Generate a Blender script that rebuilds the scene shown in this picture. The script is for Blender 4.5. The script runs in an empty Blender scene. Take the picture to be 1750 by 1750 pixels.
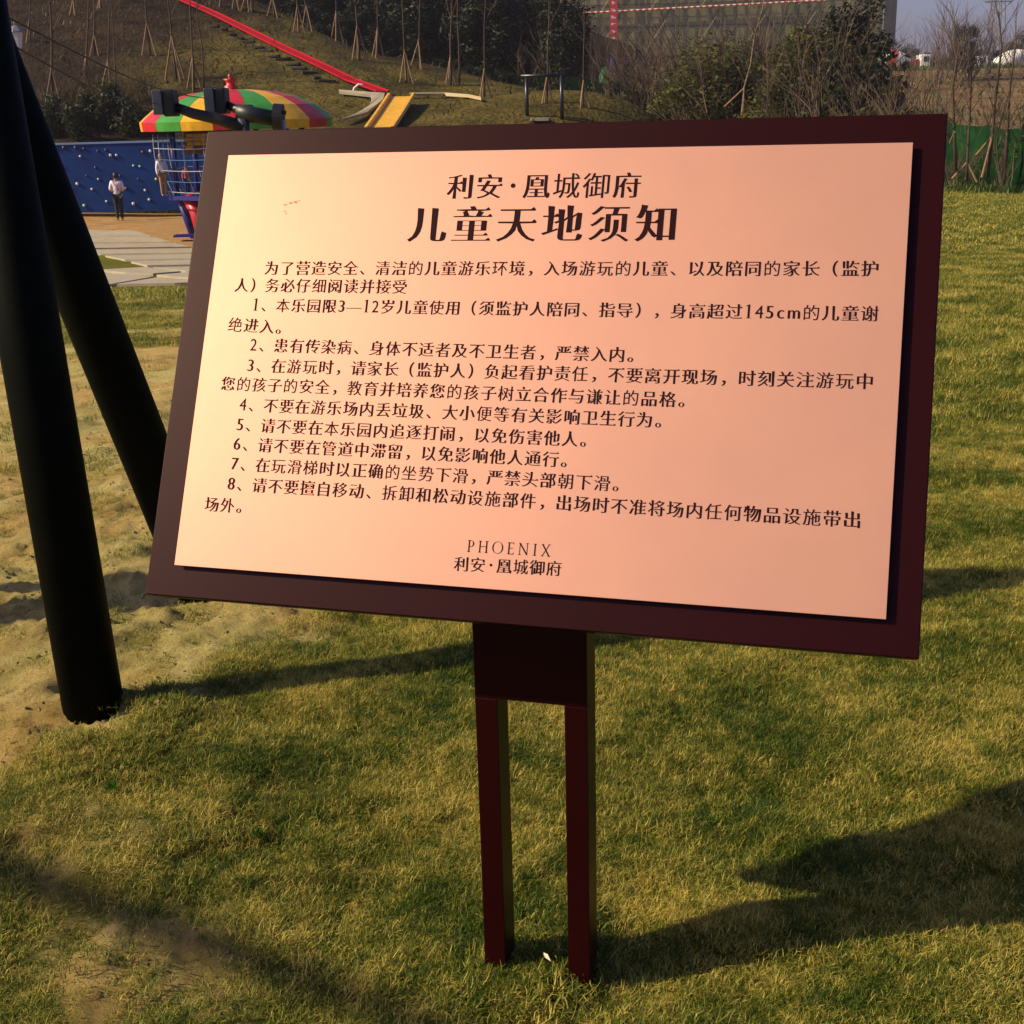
import bpy, math, random
import numpy as np
from mathutils import Vector, Matrix
random.seed(7); rng = np.random.default_rng(11)
S = bpy.context.scene; C = S.collection
PI = math.pi
# ------------------------------------------------------------------ camera
FPX, PITCH, ROLL, HC = 2186.33, 0.3048, 0.0273, 1.5      # focal length in pixels of a 1750 px frame
fw = np.array([0, math.cos(PITCH), -math.sin(PITCH)]); rt0 = np.array([1., 0, 0]); dn0 = np.cross(fw, rt0)
RT = math.cos(ROLL)*rt0 + math.sin(ROLL)*dn0; DN = -math.sin(ROLL)*rt0 + math.cos(ROLL)*dn0
CAM = np.array([0, 0, HC])
cd = bpy.data.cameras.new('camera'); cam = bpy.data.objects.new('camera', cd); C.objects.link(cam)
cd.sensor_width = 36; cd.sensor_fit = 'HORIZONTAL'; cd.lens = 36*FPX/1750; cd.clip_end = 3000; cd.clip_start = .05
cam.matrix_world = Matrix(((RT[0], -DN[0], -fw[0], 0), (RT[1], -DN[1], -fw[1], 0), (RT[2], -DN[2], -fw[2], HC), (0, 0, 0, 1)))
S.camera = cam
# ------------------------------------------------------------------ light
SUN_EL, SUN_AZ = math.radians(33.7), math.radians(10)     # light travels towards +X and a little +Y
w = bpy.data.worlds.new('World'); S.world = w; w.use_nodes = True
wn = w.node_tree; bg = wn.nodes['Background']
sky = wn.nodes.new('ShaderNodeTexSky'); sky.sky_type = 'NISHITA'; sky.sun_disc = False
sky.sun_elevation = SUN_EL; sky.sun_rotation = math.radians(260); sky.dust_density = 2.5; sky.ozone_density = 4.0; sky.air_density = 1.0
tn = wn.nodes.new('ShaderNodeMix'); tn.data_type = 'RGBA'; tn.blend_type = 'MULTIPLY'; tn.inputs[0].default_value = 1; tn.inputs[7].default_value = (1.0, .87, 1.18, 1)   # the air's faint violet cast
wn.links.new(sky.outputs[0], tn.inputs[6]); wn.links.new(tn.outputs[2], bg.inputs[0]); bg.inputs[1].default_value = 0.085
sd = bpy.data.lights.new('sun', 'SUN'); so = bpy.data.objects.new('sun', sd); C.objects.link(so)
sd.energy = 5.0; sd.angle = math.radians(.55); sd.color = (1, .85, .54)
TRAV = np.array([math.cos(SUN_AZ)*math.cos(SUN_EL), math.sin(SUN_AZ)*math.cos(SUN_EL), -math.sin(SUN_EL)])
so.rotation_euler = Vector(TRAV).to_track_quat('-Z', 'Y').to_euler(); so.location = (-20, -5, 20)
S.view_settings.view_transform = 'Standard'; S.view_settings.look = 'None'; S.view_settings.gamma = 1
S.view_settings.exposure = 0.31; S.view_settings.use_curve_mapping = False
S.render.engine = 'CYCLES'
S.cycles.use_denoising = True; S.cycles.max_bounces = 6

# ------------------------------------------------------------------ maths helpers
def ray(px, py): return fw + RT*(px-875)/FPX + DN*(py-875)/FPX
def P(px, py, Y):
    d = ray(px, py); return CAM + d*(Y/d[1])
def PZ(px, py, z=0.):
    d = ray(px, py); return CAM + d*((z-HC)/d[2])
def mpp(Y): return Y/FPX*1.0                               # metres per photo pixel at distance Y
def _hash(ix, iy, seed):
    n = (ix*374761393 + iy*668265263 + seed*974711) & 0xffffffff
    n = ((n ^ (n >> 13))*1274126177) & 0xffffffff
    return ((n ^ (n >> 16)) & 0xffff)/65535.
def vnoise(x, y, seed=0):
    x = np.asarray(x, float); y = np.asarray(y, float)
    ix = np.floor(x).astype(np.int64); iy = np.floor(y).astype(np.int64); fx = x-ix; fy = y-iy
    fx = fx*fx*(3-2*fx); fy = fy*fy*(3-2*fy)
    a = _hash(ix, iy, seed); b = _hash(ix+1, iy, seed); c = _hash(ix, iy+1, seed); d = _hash(ix+1, iy+1, seed)
    return (a*(1-fx)+b*fx)*(1-fy) + (c*(1-fx)+d*fx)*fy - .5
def fbm(x, y, s, o=3, seed=0):
    r = 0; a = 1.
    for k in range(o): r = r + a*vnoise(np.asarray(x)*s, np.asarray(y)*s, seed+k*17); s *= 2.1; a *= .55
    return r

# ------------------------------------------------------------------ terrain
YK = [-60, 4, 12, 36, 48, 60, 120, 165, 176, 400, 900]
LZ = [0.6, 0, -.45, -1.9, -1.85, -1.9, -1.9, -1.9, -1.9, -1.9, -1.9]
RZ = [0.3, 0, -.22, -.95, -1.0, -1.0, .3, 4.7, 5.1, 5.1, 6.0]
SANDP = None
def sand_mask(x, y):
    """1 where bare sandy soil, 0 where turf (near field)"""
    x = np.asarray(x, float); y = np.asarray(y, float)
    n = fbm(x, y, 1.6, 3, 5)*.9 + fbm(x, y, 7., 2, 9)*.35
    edge = np.interp(y, [1.9, 2.5, 2.8, 3.1, 3.5, 4.0, 5.0, 8.5, 11.0, 12.0], [-1.5, -1.25, -1.02, -.86, -.66, -.62, -.62, -.9, -1.6, -6.])
    d = edge - x + n*.55
    m = np.clip(d/.30+.5, 0, 1)*np.clip((11.6-y+n)/.6, 0, 1)
    for cx, cy, r, a in ((-.72, 2.03, .17, .95), (-1.02, 2.46, .24, .65), (-.60, 2.02, .08, .5)):
        q = np.sqrt(((x-cx)/1.3)**2 + (y-cy)**2)/r
        m = np.maximum(m, a*np.clip(1.4-q+n*.6, 0, 1))
    m = np.maximum(m, np.clip((-.9-x)/.8, 0, 1)*np.clip((y-11)/.5, 0, 1)*np.clip((17.6-y)/3, 0, 1)*np.clip(.5+n*.9, 0, .9))
    worn = np.clip((fbm(x, y, 1.9, 4, 88)-.26)/.16, 0, 1)*.62*np.clip((9-y)/3, 0, 1)      # trodden spots where the thatch shows
    return np.maximum(m, worn)
def gz(x, y, detail=False):
    x = np.asarray(x, float); y = np.asarray(y, float)
    s = np.clip((x/np.maximum(y, 3.) + .12)/.36, 0, 1)
    z = np.interp(y, YK, LZ)*(1-s) + np.interp(y, YK, RZ)*s
    if detail:
        near = np.clip((16-y)/8, 0, 1)
        m = sand_mask(x, y)
        z = z + near*(-.048*np.exp(-((x-.02)**2+(y-2.)**2)/.5) + fbm(x, y, 2.2, 2, 3)*.035 + fbm(x, y, 9., 3, 21)*(.022+.012*m) + m*np.maximum(fbm(x, y, 24., 3, 33), 0)*.018 + m*fbm(x, y, 50., 2, 35)*.014)
        z = z + fbm(x, y, .12, 2, 41)*.25*np.clip((y-14)/20, 0, 1)*np.clip((90-y)/20, .3, 1)
        q = np.sqrt((x+1.09)**2+(y-2.98)**2); z = z + .03*np.exp(-((q-.17)/.07)**2)*(np.abs(fbm(x, y, 18., 2, 71))*2.2+.3)
    return z
# hill sheet: thin plate spline through surveyed points
HP = [(-150, 243, 49), (85, 243, 49), (345, 243, 49), (-150, 120, 58), (60, 120, 58), (200, 120, 58), (0, 0, 70), (200, 0, 71), (-150, 0, 70),
      (400, 185, 51), (480, 175, 52), (560, 180, 51), (655, 166, 52), (560, 128, 56), (480, 84, 61), (400, 44, 67), (310, 2, 73), (645, 226, 47.5), (600, 215, 47),
      (720, 214, 47), (850, 205, 47), (1000, 206, 48), (1130, 204, 52), (900, 154, 62), (1000, 180, 58), (960, 167, 60), (800, 132, 65),
      (700, 113, 67), (600, 80, 71), (500, 32, 76), (430, 2, 79), (760, 170, 54), (200, -180, 88), (-150, -180, 88), (430, -100, 95), (20, 60, 63)]
hp = [P(*q) for q in HP]
hp += [np.array(q, float) for q in ((3., 72, -.4), (-1., 80, -.4), (-6, 84, 1.), (-12, 90, 3.5), (9, 62, -1.5), (8, 52, -1.5), (-60, 60, 4.5), (-60, 90, 12), (12, 75, -1.5), (3, 95, -1.5))]
hp = np.array(hp)
def _tps(d): return np.where(d > 1e-9, d*d*np.log(np.maximum(d, 1e-9)), 0)
_A = hp[:, :2]; _n = len(_A); _K = _tps(np.linalg.norm(_A[:, None]-_A[None], axis=2)) + np.eye(_n)*.8
_Pm = np.hstack([np.ones((_n, 1)), _A]); _M = np.block([[_K, _Pm], [_Pm.T, np.zeros((3, 3))]])
_W = np.linalg.solve(_M, np.concatenate([hp[:, 2], np.zeros(3)]))
def hz(x, y):
    x = np.asarray(x, float); y = np.asarray(y, float); sh = x.shape
    q = np.stack([x.ravel(), y.ravel()], 1)
    d = np.linalg.norm(q[:, None]-_A[None], axis=2)
    z = (_tps(d)@_W[:_n] + _W[_n] + q@_W[_n+1:]).reshape(sh)
    return z + fbm(x, y, .9, 3, 61)*np.where(x > -10, .08, .25)
def yfront(x): return np.interp(x, [-9.0, -7.6, -5, 30], [48.3, 48.3, 42.0, 42.0])
def surf(x, y):
    g = float(gz(x, y, True))
    if y > float(yfront(x)) and -60 < x < 14 and y < 130: return max(g, float(hz(np.array([x]), np.array([y]))[0]))
    return g
def hit(px, py):
    d = ray(px, py); t = 2.
    while t < 400:
        p = CAM + d*t
        if p[2] < surf(p[0], p[1]): break
        t *= 1.012
    a, b = t/1.012, t
    for _ in range(14):
        m = (a+b)/2; p = CAM+d*m
        if p[2] < surf(p[0], p[1]): b = m
        else: a = m
    return CAM + d*b

# ------------------------------------------------------------------ materials
MATS = {}
def mat(name, col, rough=.7, metal=0., var=.0, vscale=8., bump=0., bscale=60., col2=None, spec=.5, coat=0., attr=None, trans=0., sheen=0.):
    if name in MATS: return MATS[name]
    m = bpy.data.materials.new(name); m.use_nodes = True; nt = m.node_tree; b = nt.nodes['Principled BSDF']
    b.inputs['Roughness'].default_value = rough; b.inputs['Metallic'].default_value = metal
    b.inputs['Specular IOR Level'].default_value = spec; b.inputs['Coat Weight'].default_value = coat
    col = (*col, 1)
    if var > 0 or col2:
        geo = nt.nodes.new('ShaderNodeNewGeometry'); no = nt.nodes.new('ShaderNodeTexNoise'); no.inputs['Scale'].default_value = vscale
        no.inputs['Detail'].default_value = 5; no.inputs['Roughness'].default_value = .65
        nt.links.new(geo.outputs['Position'], no.inputs['Vector'])
        mr = nt.nodes.new('ShaderNodeMapRange'); mr.inputs[1].default_value = .35; mr.inputs[2].default_value = .65; nt.links.new(no.outputs[0], mr.inputs[0])
        mx = nt.nodes.new('ShaderNodeMix'); mx.data_type = 'RGBA'; nt.links.new(mr.outputs[0], mx.inputs[0])
        mx.inputs[6].default_value = col
        mx.inputs[7].default_value = (*col2, 1) if col2 else (*[c*(1-var) for c in col[:3]], 1)
        nt.links.new(mx.outputs[2], b.inputs['Base Color'])
    else: b.inputs['Base Color'].default_value = col
    if bump > 0:
        geo = nt.nodes.new('ShaderNodeNewGeometry'); no = nt.nodes.new('ShaderNodeTexNoise'); no.inputs['Scale'].default_value = bscale; no.inputs['Detail'].default_value = 6
        nt.links.new(geo.outputs['Position'], no.inputs['Vector']); bp = nt.nodes.new('ShaderNodeBump'); bp.inputs['Strength'].default_value = bump; bp.inputs['Distance'].default_value = .02
        nt.links.new(no.outputs[0], bp.inputs['Height']); nt.links.new(bp.outputs[0], b.inputs['Normal'])
    MATS[name] = m; return m
def leafmat(name, c1, c2, c3=None, trans=.35, pscale=1.2):
    """leaf or grass blade: colour from the per-blade attribute 'tint' and a slow noise over the ground"""
    m = bpy.data.materials.new(name); m.use_nodes = True; nt = m.node_tree; b = nt.nodes['Principled BSDF']; out = nt.nodes['Material Output']
    at = nt.nodes.new('ShaderNodeAttribute'); at.attribute_name = 'tint'
    geo = nt.nodes.new('ShaderNodeNewGeometry'); no = nt.nodes.new('ShaderNodeTexNoise'); no.inputs['Scale'].default_value = pscale; no.inputs['Detail'].default_value = 4
    nt.links.new(geo.outputs['Position'], no.inputs['Vector'])
    ad = nt.nodes.new('ShaderNodeMath'); ad.operation = 'MULTIPLY_ADD'; nt.links.new(no.outputs[0], ad.inputs[0]); ad.inputs[1].default_value = 1.8; ad.inputs[2].default_value = -.9
    n2 = nt.nodes.new('ShaderNodeTexNoise'); n2.inputs['Scale'].default_value = pscale*7; n2.inputs['Detail'].default_value = 3; nt.links.new(geo.outputs['Position'], n2.inputs['Vector'])
    a1 = nt.nodes.new('ShaderNodeMath'); a1.operation = 'MULTIPLY_ADD'; nt.links.new(n2.outputs[0], a1.inputs[0]); a1.inputs[1].default_value = 1.2; nt.links.new(ad.outputs[0], a1.inputs[2])
    a3 = nt.nodes.new('ShaderNodeMath'); a3.operation = 'SUBTRACT'; nt.links.new(a1.outputs[0], a3.inputs[0]); a3.inputs[1].default_value = .6
    a2 = nt.nodes.new('ShaderNodeMath'); a2.operation = 'ADD'; nt.links.new(at.outputs['Fac'], a2.inputs[0]); nt.links.new(a3.outputs[0], a2.inputs[1])
    cr = nt.nodes.new('ShaderNodeValToRGB'); e = cr.color_ramp.elements
    e[0].color = (*c1, 1); e[1].color = (*c2, 1); e[0].position = .1; e[1].position = .9
    if c3: q = cr.color_ramp.elements.new(.5); q.color = (*c3, 1)
    nt.links.new(a2.outputs[0], cr.inputs[0]); nt.links.new(cr.outputs[0], b.inputs['Base Color'])
    b.inputs['Roughness'].default_value = .6; b.inputs['Specular IOR Level'].default_value = .25
    tr = nt.nodes.new('ShaderNodeBsdfTranslucent'); nt.links.new(cr.outputs[0], tr.inputs[0])
    mx = nt.nodes.new('ShaderNodeMixShader'); mx.inputs[0].default_value = trans
    nt.links.new(b.outputs[0], mx.inputs[1]); nt.links.new(tr.outputs[0], mx.inputs[2]); nt.links.new(mx.outputs[0], out.inputs[0])
    MATS[name] = m; return m

# ------------------------------------------------------------------ mesh helpers
class MB:
    def __init__(s): s.v = []; s.f = []; s.m = []; s.t = []
    def add(s, vs, fs, mi=0, tint=.5):
        o = len(s.v); s.v += [tuple(map(float, q)) for q in vs]; s.f += [tuple(o+i for i in f) for f in fs]; s.m += [mi]*len(fs); s.t += [tint]*len(fs); return s
    def box(s, c, sz, ax=None, mi=0, bev=0.):
        c = np.array(c, float); a, b, d = ax if ax is not None else np.eye(3); a, b, d = np.array(a)*sz[0]/2, np.array(b)*sz[1]/2, np.array(d)*sz[2]/2
        vs = [c+i*a+j*b+k*d for k in (-1, 1) for j in (-1, 1) for i in (-1, 1)]
        return s.add(vs, [(0, 2, 3, 1), (4, 5, 7, 6), (0, 1, 5, 4), (2, 6, 7, 3), (0, 4, 6, 2), (1, 3, 7, 5)], mi)
    def tube(s, pts, r, n=8, mi=0, cap=True, tint=.5):
        pts = [np.array(p, float) for p in pts]; rs = r if hasattr(r, '__len__') else [r]*len(pts)
        o = len(s.v); prev = None
        for i, p in enumerate(pts):
            t = pts[min(i+1, len(pts)-1)]-pts[max(i-1, 0)]; t = t/(np.linalg.norm(t)+1e-12)
            u = np.cross(t, [0, 0, 1.]) if prev is None else prev - t*np.dot(prev, t)
            if np.linalg.norm(u) < 1e-3: u = np.cross(t, [1., 0, 0])
            u /= np.linalg.norm(u); prev = u; v = np.cross(t, u)
            for k in range(n):
                a = 2*PI*k/n; s.v.append(tuple(p + rs[i]*(math.cos(a)*u+math.sin(a)*v)))
        for i in range(len(pts)-1):
            for k in range(n):
                k2 = (k+1) % n; s.f.append((o+i*n+k, o+i*n+k2, o+(i+1)*n+k2, o+(i+1)*n+k)); s.m.append(mi); s.t.append(tint)
        if cap:
            s.f.append(tuple(o+k for k in range(n))[::-1]); s.m.append(mi); s.t.append(tint)
            e = o+(len(pts)-1)*n; s.f.append(tuple(e+k for k in range(n))); s.m.append(mi); s.t.append(tint)
        return s
    def lathe(s, prof, c=(0, 0, 0), n=16, mi=0):
        """prof: (radius, z)"""
        o = len(s.v); c = np.array(c, float)
        for r, z in prof:
            for k in range(n): a = 2*PI*k/n; s.v.append((c[0]+r*math.cos(a), c[1]+r*math.sin(a), c[2]+z))
        for i in range(len(prof)-1):
            for k in range(n):
                k2 = (k+1) % n; s.f.append((o+i*n+k, o+i*n+k2, o+(i+1)*n+k2, o+(i+1)*n+k)); s.m.append(mi); s.t.append(.5)
        return s
    def build(s, name, mats, parent=None, org=(0, 0, 0), smooth=False, bevel=0., tint=False, link=True):
        me = bpy.data.meshes.new(name); org = np.array(org, float)
        me.from_pydata([tuple(np.array(q)-org) for q in s.v] if np.any(org) else s.v, [], s.f)
        for mm in (mats if isinstance(mats, (list, tuple)) else [mats]): me.materials.append(mm)
        if any(s.m): me.polygons.foreach_set('material_index', s.m)
        if tint:
            a = me.attributes.new('tint', 'FLOAT', 'FACE'); a.data.foreach_set('value', s.t)
        if smooth: me.polygons.foreach_set('use_smooth', [True]*len(me.polygons))
        me.update(); o = bpy.data.objects.new(name, me)
        if link: C.objects.link(o)
        if parent: o.parent = parent
        else: o.location = tuple(org)
        if bevel > 0:
            b = o.modifiers.new('bevel', 'BEVEL'); b.width = bevel; b.segments = 2; b.limit_method = 'ANGLE'
            me.polygons.foreach_set('use_smooth', [True]*len(me.polygons))
            wn_ = o.modifiers.new('wn', 'WEIGHTED_NORMAL'); wn_.keep_sharp = True
        return o
def tag(o, label=None, cat=None, group=None, kind=None):
    if label: o['label'] = label
    if cat: o['category'] = cat
    if group: o['group'] = group
    if kind: o['kind'] = kind
    return o
def thing(name, loc, label, cat, group=None):
    o = bpy.data.objects.new(name, None); C.objects.link(o); o.location = tuple(map(float, loc)); o.empty_display_size = .1
    return tag(o, label, cat, group)
def copy_tree(o, parent=None):
    c = o.copy(); C.objects.link(c); c.parent = parent
    for ch in list(o.children): copy_tree(ch, c)
    return c

# ------------------------------------------------------------------ ground
def ground_material():
    m = bpy.data.materials.new('turf_and_soil'); m.use_nodes = True; nt = m.node_tree; b = nt.nodes['Principled BSDF']; L = nt.links.new
    b.inputs['Roughness'].default_value = .95; b.inputs['Specular IOR Level'].default_value = .1
    geo = nt.nodes.new('ShaderNodeNewGeometry')
    def noise(s, d=6, r=.65, vec=None):
        n = nt.nodes.new('ShaderNodeTexNoise'); n.inputs['Scale'].default_value = s; n.inputs['Detail'].default_value = d; n.inputs['Roughness'].default_value = r
        L(vec or geo.outputs['Position'], n.inputs['Vector']); return n.outputs[0]
    def ramp(f, stops):
        c = nt.nodes.new('ShaderNodeValToRGB'); e = c.color_ramp.elements
        e[0].position, e[0].color = stops[0][0], (*stops[0][1], 1); e[1].position, e[1].color = stops[-1][0], (*stops[-1][1], 1)
        for p, q in stops[1:-1]: x = e.new(p); x.color = (*q, 1)
        L(f, c.inputs[0]); return c.outputs[0]
    def mix(f, a, bb, mode='MIX'):
        x = nt.nodes.new('ShaderNodeMix'); x.data_type = 'RGBA'; x.blend_type = mode
        if isinstance(f, float): x.inputs[0].default_value = f
        else: L(f, x.inputs[0])
        L(a, x.inputs[6]); L(bb, x.inputs[7]); return x.outputs[2]
    def attr(n):
        a = nt.nodes.new('ShaderNodeAttribute'); a.attribute_name = n; return a.outputs['Fac']
    turf = ramp(noise(5., 9, .75), [(.3, (.04, .05, .005)), (.5, (.11, .115, .010)), (.72, (.22, .19, .025))])
    turf2 = ramp(noise(.35, 5, .6), [(.32, (.09, .115, .008)), (.68, (.21, .19, .018))])
    turf = mix(.55, turf, turf2)
    fine = ramp(noise(60., 8, .8), [(.3, (.45, .45, .45)), (.62, (1.25, 1.2, 1.1))]); turf = mix(.7, turf, mix(1., turf, fine, 'MULTIPLY'))
    soil = ramp(noise(4., 8, .7), [(.3, (.27, .225, .065)), (.48, (.58, .48, .17)), (.7, (.72, .61, .25))])
    soil = mix(.5, soil, mix(1., soil, ramp(noise(120., 6, .8), [(.3, (.55, .55, .5)), (.65, (1.25, 1.2, 1.15))]), 'MULTIPLY'))
    soil = mix(ramp(noise(1.3, 5, .6), [(.42, (0, 0, 0)), (.6, (1, 1, 1))]), soil, mix(1., soil, ramp(noise(3., 2, .5), [(0, (1.0, .80, .72)), (1, (1.0, .84, .78))]), 'MULTIPLY'))
    soil = mix(ramp(noise(24., 7, .8), [(.37, (1, 1, 1)), (.44, (0, 0, 0))]), soil, mix(1., soil, ramp(noise(9., 2, .5), [(0, (.45, .5, .4)), (1, (.8, .72, .6))]), 'MULTIPLY'))
    yard = ramp(noise(1.1, 7, .7), [(.3, (.34, .19, .07)), (.7, (.50, .30, .12))])
    dirt = ramp(noise(.4, 7, .75), [(.35, (.07, .055, .018)), (.5, (.17, .105, .042)), (.68, (.28, .18, .08))])
    c = mix(attr('sand'), turf, soil); c = mix(attr('yard'), c, yard); c = mix(attr('dirt'), c, dirt)
    L(c, b.inputs['Base Color'])
    bp = nt.nodes.new('ShaderNodeBump'); bp.inputs['Strength'].default_value = 1.; bp.inputs['Distance'].default_value = .05
    L(noise(22., 10, .8), bp.inputs['Height']); L(bp.outputs[0], b.inputs['Normal'])
    return m
GM = ground_material()
def ax(a, b, d0, g, dmax):
    r = [a]; d = d0
    while r[-1] < b: r.append(r[-1]+d); d = min(d*g, dmax)
    return r
yp = ax(1.2, 6.0, .02, 1.0, .02); yp = yp + ax(yp[-1]+.03, 900, .03, 1.03, 60)
yn = [-v+1.2 for v in ax(.1, 60, .15, 1.25, 20)][::-1]
ys = np.array(yn+yp)
xp = ax(-1.9, 1.9, .02, 1.0, .02); xr = ax(xp[-1]+.03, 700, .03, 1.04, 60)
xs = np.array([-v for v in xr][::-1] + xp + xr)
def grid_mesh(name, X, Y, Z, mats, attrs):
    ny, nx = X.shape; me = bpy.data.meshes.new(name)
    v = np.stack([X, Y, Z], 2).reshape(-1, 3); me.vertices.add(len(v)); me.vertices.foreach_set('co', v.ravel())
    i = np.arange(ny*nx).reshape(ny, nx); q = np.stack([i[:-1, :-1], i[:-1, 1:], i[1:, 1:], i[1:, :-1]], 2).reshape(-1, 4)
    me.loops.add(q.size); me.loops.foreach_set('vertex_index', q.ravel()); me.polygons.add(len(q)); me.polygons.foreach_set('loop_start', np.arange(len(q))*4)
    me.polygons.foreach_set('use_smooth', np.ones(len(q), bool)); me.update(); me.validate()
    for k, a in attrs.items():
        at = me.attributes.new(k, 'FLOAT', 'POINT'); at.data.foreach_set('value', a.ravel().astype(np.float32))
    me.materials.append(mats); o = bpy.data.objects.new(name, me); C.objects.link(o); return o
X, Y = np.meshgrid(xs, ys); Z = gz(X, Y, True)
sand = sand_mask(X, Y)*np.clip((Y-1.0)*9, 0, 1)
nn = fbm(X, Y, .5, 3, 77)
yard = np.clip((-3.2-X+nn*2)/.8, 0, 1)*np.clip((Y-33.5+nn*4 + np.clip(X+9.5, -9, 4)*1.2)/1.2, 0, 1)*np.clip((60-Y), 0, 1)
dirt = np.clip((Y-70)/12+nn, 0, 1)*np.clip((X+2)/4, 0, 1)*np.clip((174-Y)/3, 0, 1)
ground = tag(grid_mesh('ground', X, Y, Z, GM, {'sand': sand, 'yard': yard, 'dirt': dirt}), kind='structure')
# hill
hx = np.arange(-62, 14.01, .42); ht = np.concatenate([[0, .01], np.linspace(.4, 40, 95), np.linspace(43, 85, 14)])
HX, HT = np.meshgrid(hx, ht); HY = yfront(HX)+HT; HZ = hz(HX, HY); HZ[0] = -3.5
HZ[:, -3:] = np.minimum(HZ[:, -3:], -1.6)
HZ[1, HX[1] > -7] -= 1.0
def hill_material():
    m = bpy.data.materials.new('rough_hill_grass'); m.use_nodes = True; nt = m.node_tree; b = nt.nodes['Principled BSDF']; L = nt.links.new
    b.inputs['Roughness'].default_value = .95; b.inputs['Specular IOR Level'].default_value = .1
    geo = nt.nodes.new('ShaderNodeNewGeometry'); at = nt.nodes.new('ShaderNodeAttribute'); at.attribute_name = 'bare'
    def rn(s, stops, d=7):
        n = nt.nodes.new('ShaderNodeTexNoise'); n.inputs['Scale'].default_value = s; n.inputs['Detail'].default_value = d; n.inputs['Roughness'].default_value = .72
        L(geo.outputs['Position'], n.inputs['Vector']); c = nt.nodes.new('ShaderNodeValToRGB'); e = c.color_ramp.elements
        e[0].position, e[0].color = stops[0][0], (*stops[0][1], 1); e[1].position, e[1].color = stops[1][0], (*stops[1][1], 1); L(n.outputs[0], c.inputs[0]); return c.outputs[0]
    def mx(f, a, c, mode='MIX'):
        x = nt.nodes.new('ShaderNodeMix'); x.data_type = 'RGBA'; x.blend_type = mode
        if isinstance(f, float): x.inputs[0].default_value = f
        else: L(f, x.inputs[0])
        L(a, x.inputs[6]); L(c, x.inputs[7]); return x.outputs[2]
    g = rn(.6, [(.38, (.042, .036, .007)), (.62, (.125, .095, .019))]); br = rn(.45, [(.38, (.016, .010, .004)), (.64, (.045, .027, .010))])
    c = mx(at.outputs['Fac'], g, br); c = mx(1., c, rn(9., [(.32, (.45, .45, .45)), (.64, (1.35, 1.3, 1.2))]), 'MULTIPLY')
    L(c, b.inputs['Base Color']); bp = nt.nodes.new('ShaderNodeBump'); bp.inputs['Strength'].default_value = 1.; bp.inputs['Distance'].default_value = .15
    n = nt.nodes.new('ShaderNodeTexNoise'); n.inputs['Scale'].default_value = 5.; n.inputs['Detail'].default_value = 8; L(geo.outputs['Position'], n.inputs['Vector']); L(n.outputs[0], bp.inputs['Height']); L(bp.outputs[0], b.inputs['Normal'])
    return m
bare = np.clip((-11.5-HX)/4 + fbm(HX, HY, .25, 3, 91)*1.2, 0, 1)
bare = np.maximum(bare, np.clip((HY-57)/6, 0, 1)*np.clip((HX+9)/2, 0, 1)*.8)
hill = tag(grid_mesh('hillside', HX, HY, HZ, hill_material(), {'bare': bare}), kind='structure')

# ------------------------------------------------------------------ turf (instanced tufts)
GRASS = leafmat('grass_blade', (.035, .078, .006), (.60, .47, .105), (.205, .22, .020), trans=.35, pscale=2.6)
protos = bpy.data.collections.new('turf_tufts')
def tuft(name, rad, n, ln, wd, seed, ground_tint=0.):
    r = random.Random(seed); mb = MB()
    for i in range(n):
        a = r.uniform(0, 2*PI); q = rad*math.sqrt(r.random()); x, y = q*math.cos(a), q*math.sin(a)
        h = r.uniform(0, 2*PI); tilt = r.uniform(.4, 1.65); L_ = ln*r.uniform(.5, 1.25); w_ = wd*r.uniform(.6, 1.2)
        curl = r.uniform(-.9, 1.6); d = np.array([math.cos(h), math.sin(h), 0]); s_ = np.array([-d[1], d[0], 0])
        p = np.array([x, y, -.004]); pts = []; t = tilt; turn = r.uniform(-1.6, 1.6)
        for k in range(4):
            ww = w_*(1, .9, .65, .08)[k]/2; pts += [p - s_*ww, p + s_*ww]
            dd = d*math.sin(t) + np.array([0, 0, math.cos(t)]); p = p + dd*L_/3; t += curl/3
            c_, s2 = math.cos(turn/3), math.sin(turn/3); d = np.array([d[0]*c_-d[1]*s2, d[0]*s2+d[1]*c_, 0])
            if p[2] < 0.002: p[2] = .002
        tv = min(1, max(0, r.gauss(.5, .26)))
        mb.add(pts, [(0, 1, 3, 2), (2, 3, 5, 4), (4, 5, 7, 6)], 0, tv)
    o = mb.build(name, GRASS, tint=True, link=False); protos.objects.link(o); return o
for k in range(10): tuft('tuft_a%d' % k, .055, 150, .0195, .00145, 100+k)
for k in range(5): tuft('tuft_b%d' % k, .16, 200, .040, .0038, 200+k)
for k in range(4): tuft('tuft_c%d' % k, .42, 300, .055, .010, 300+k)
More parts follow.
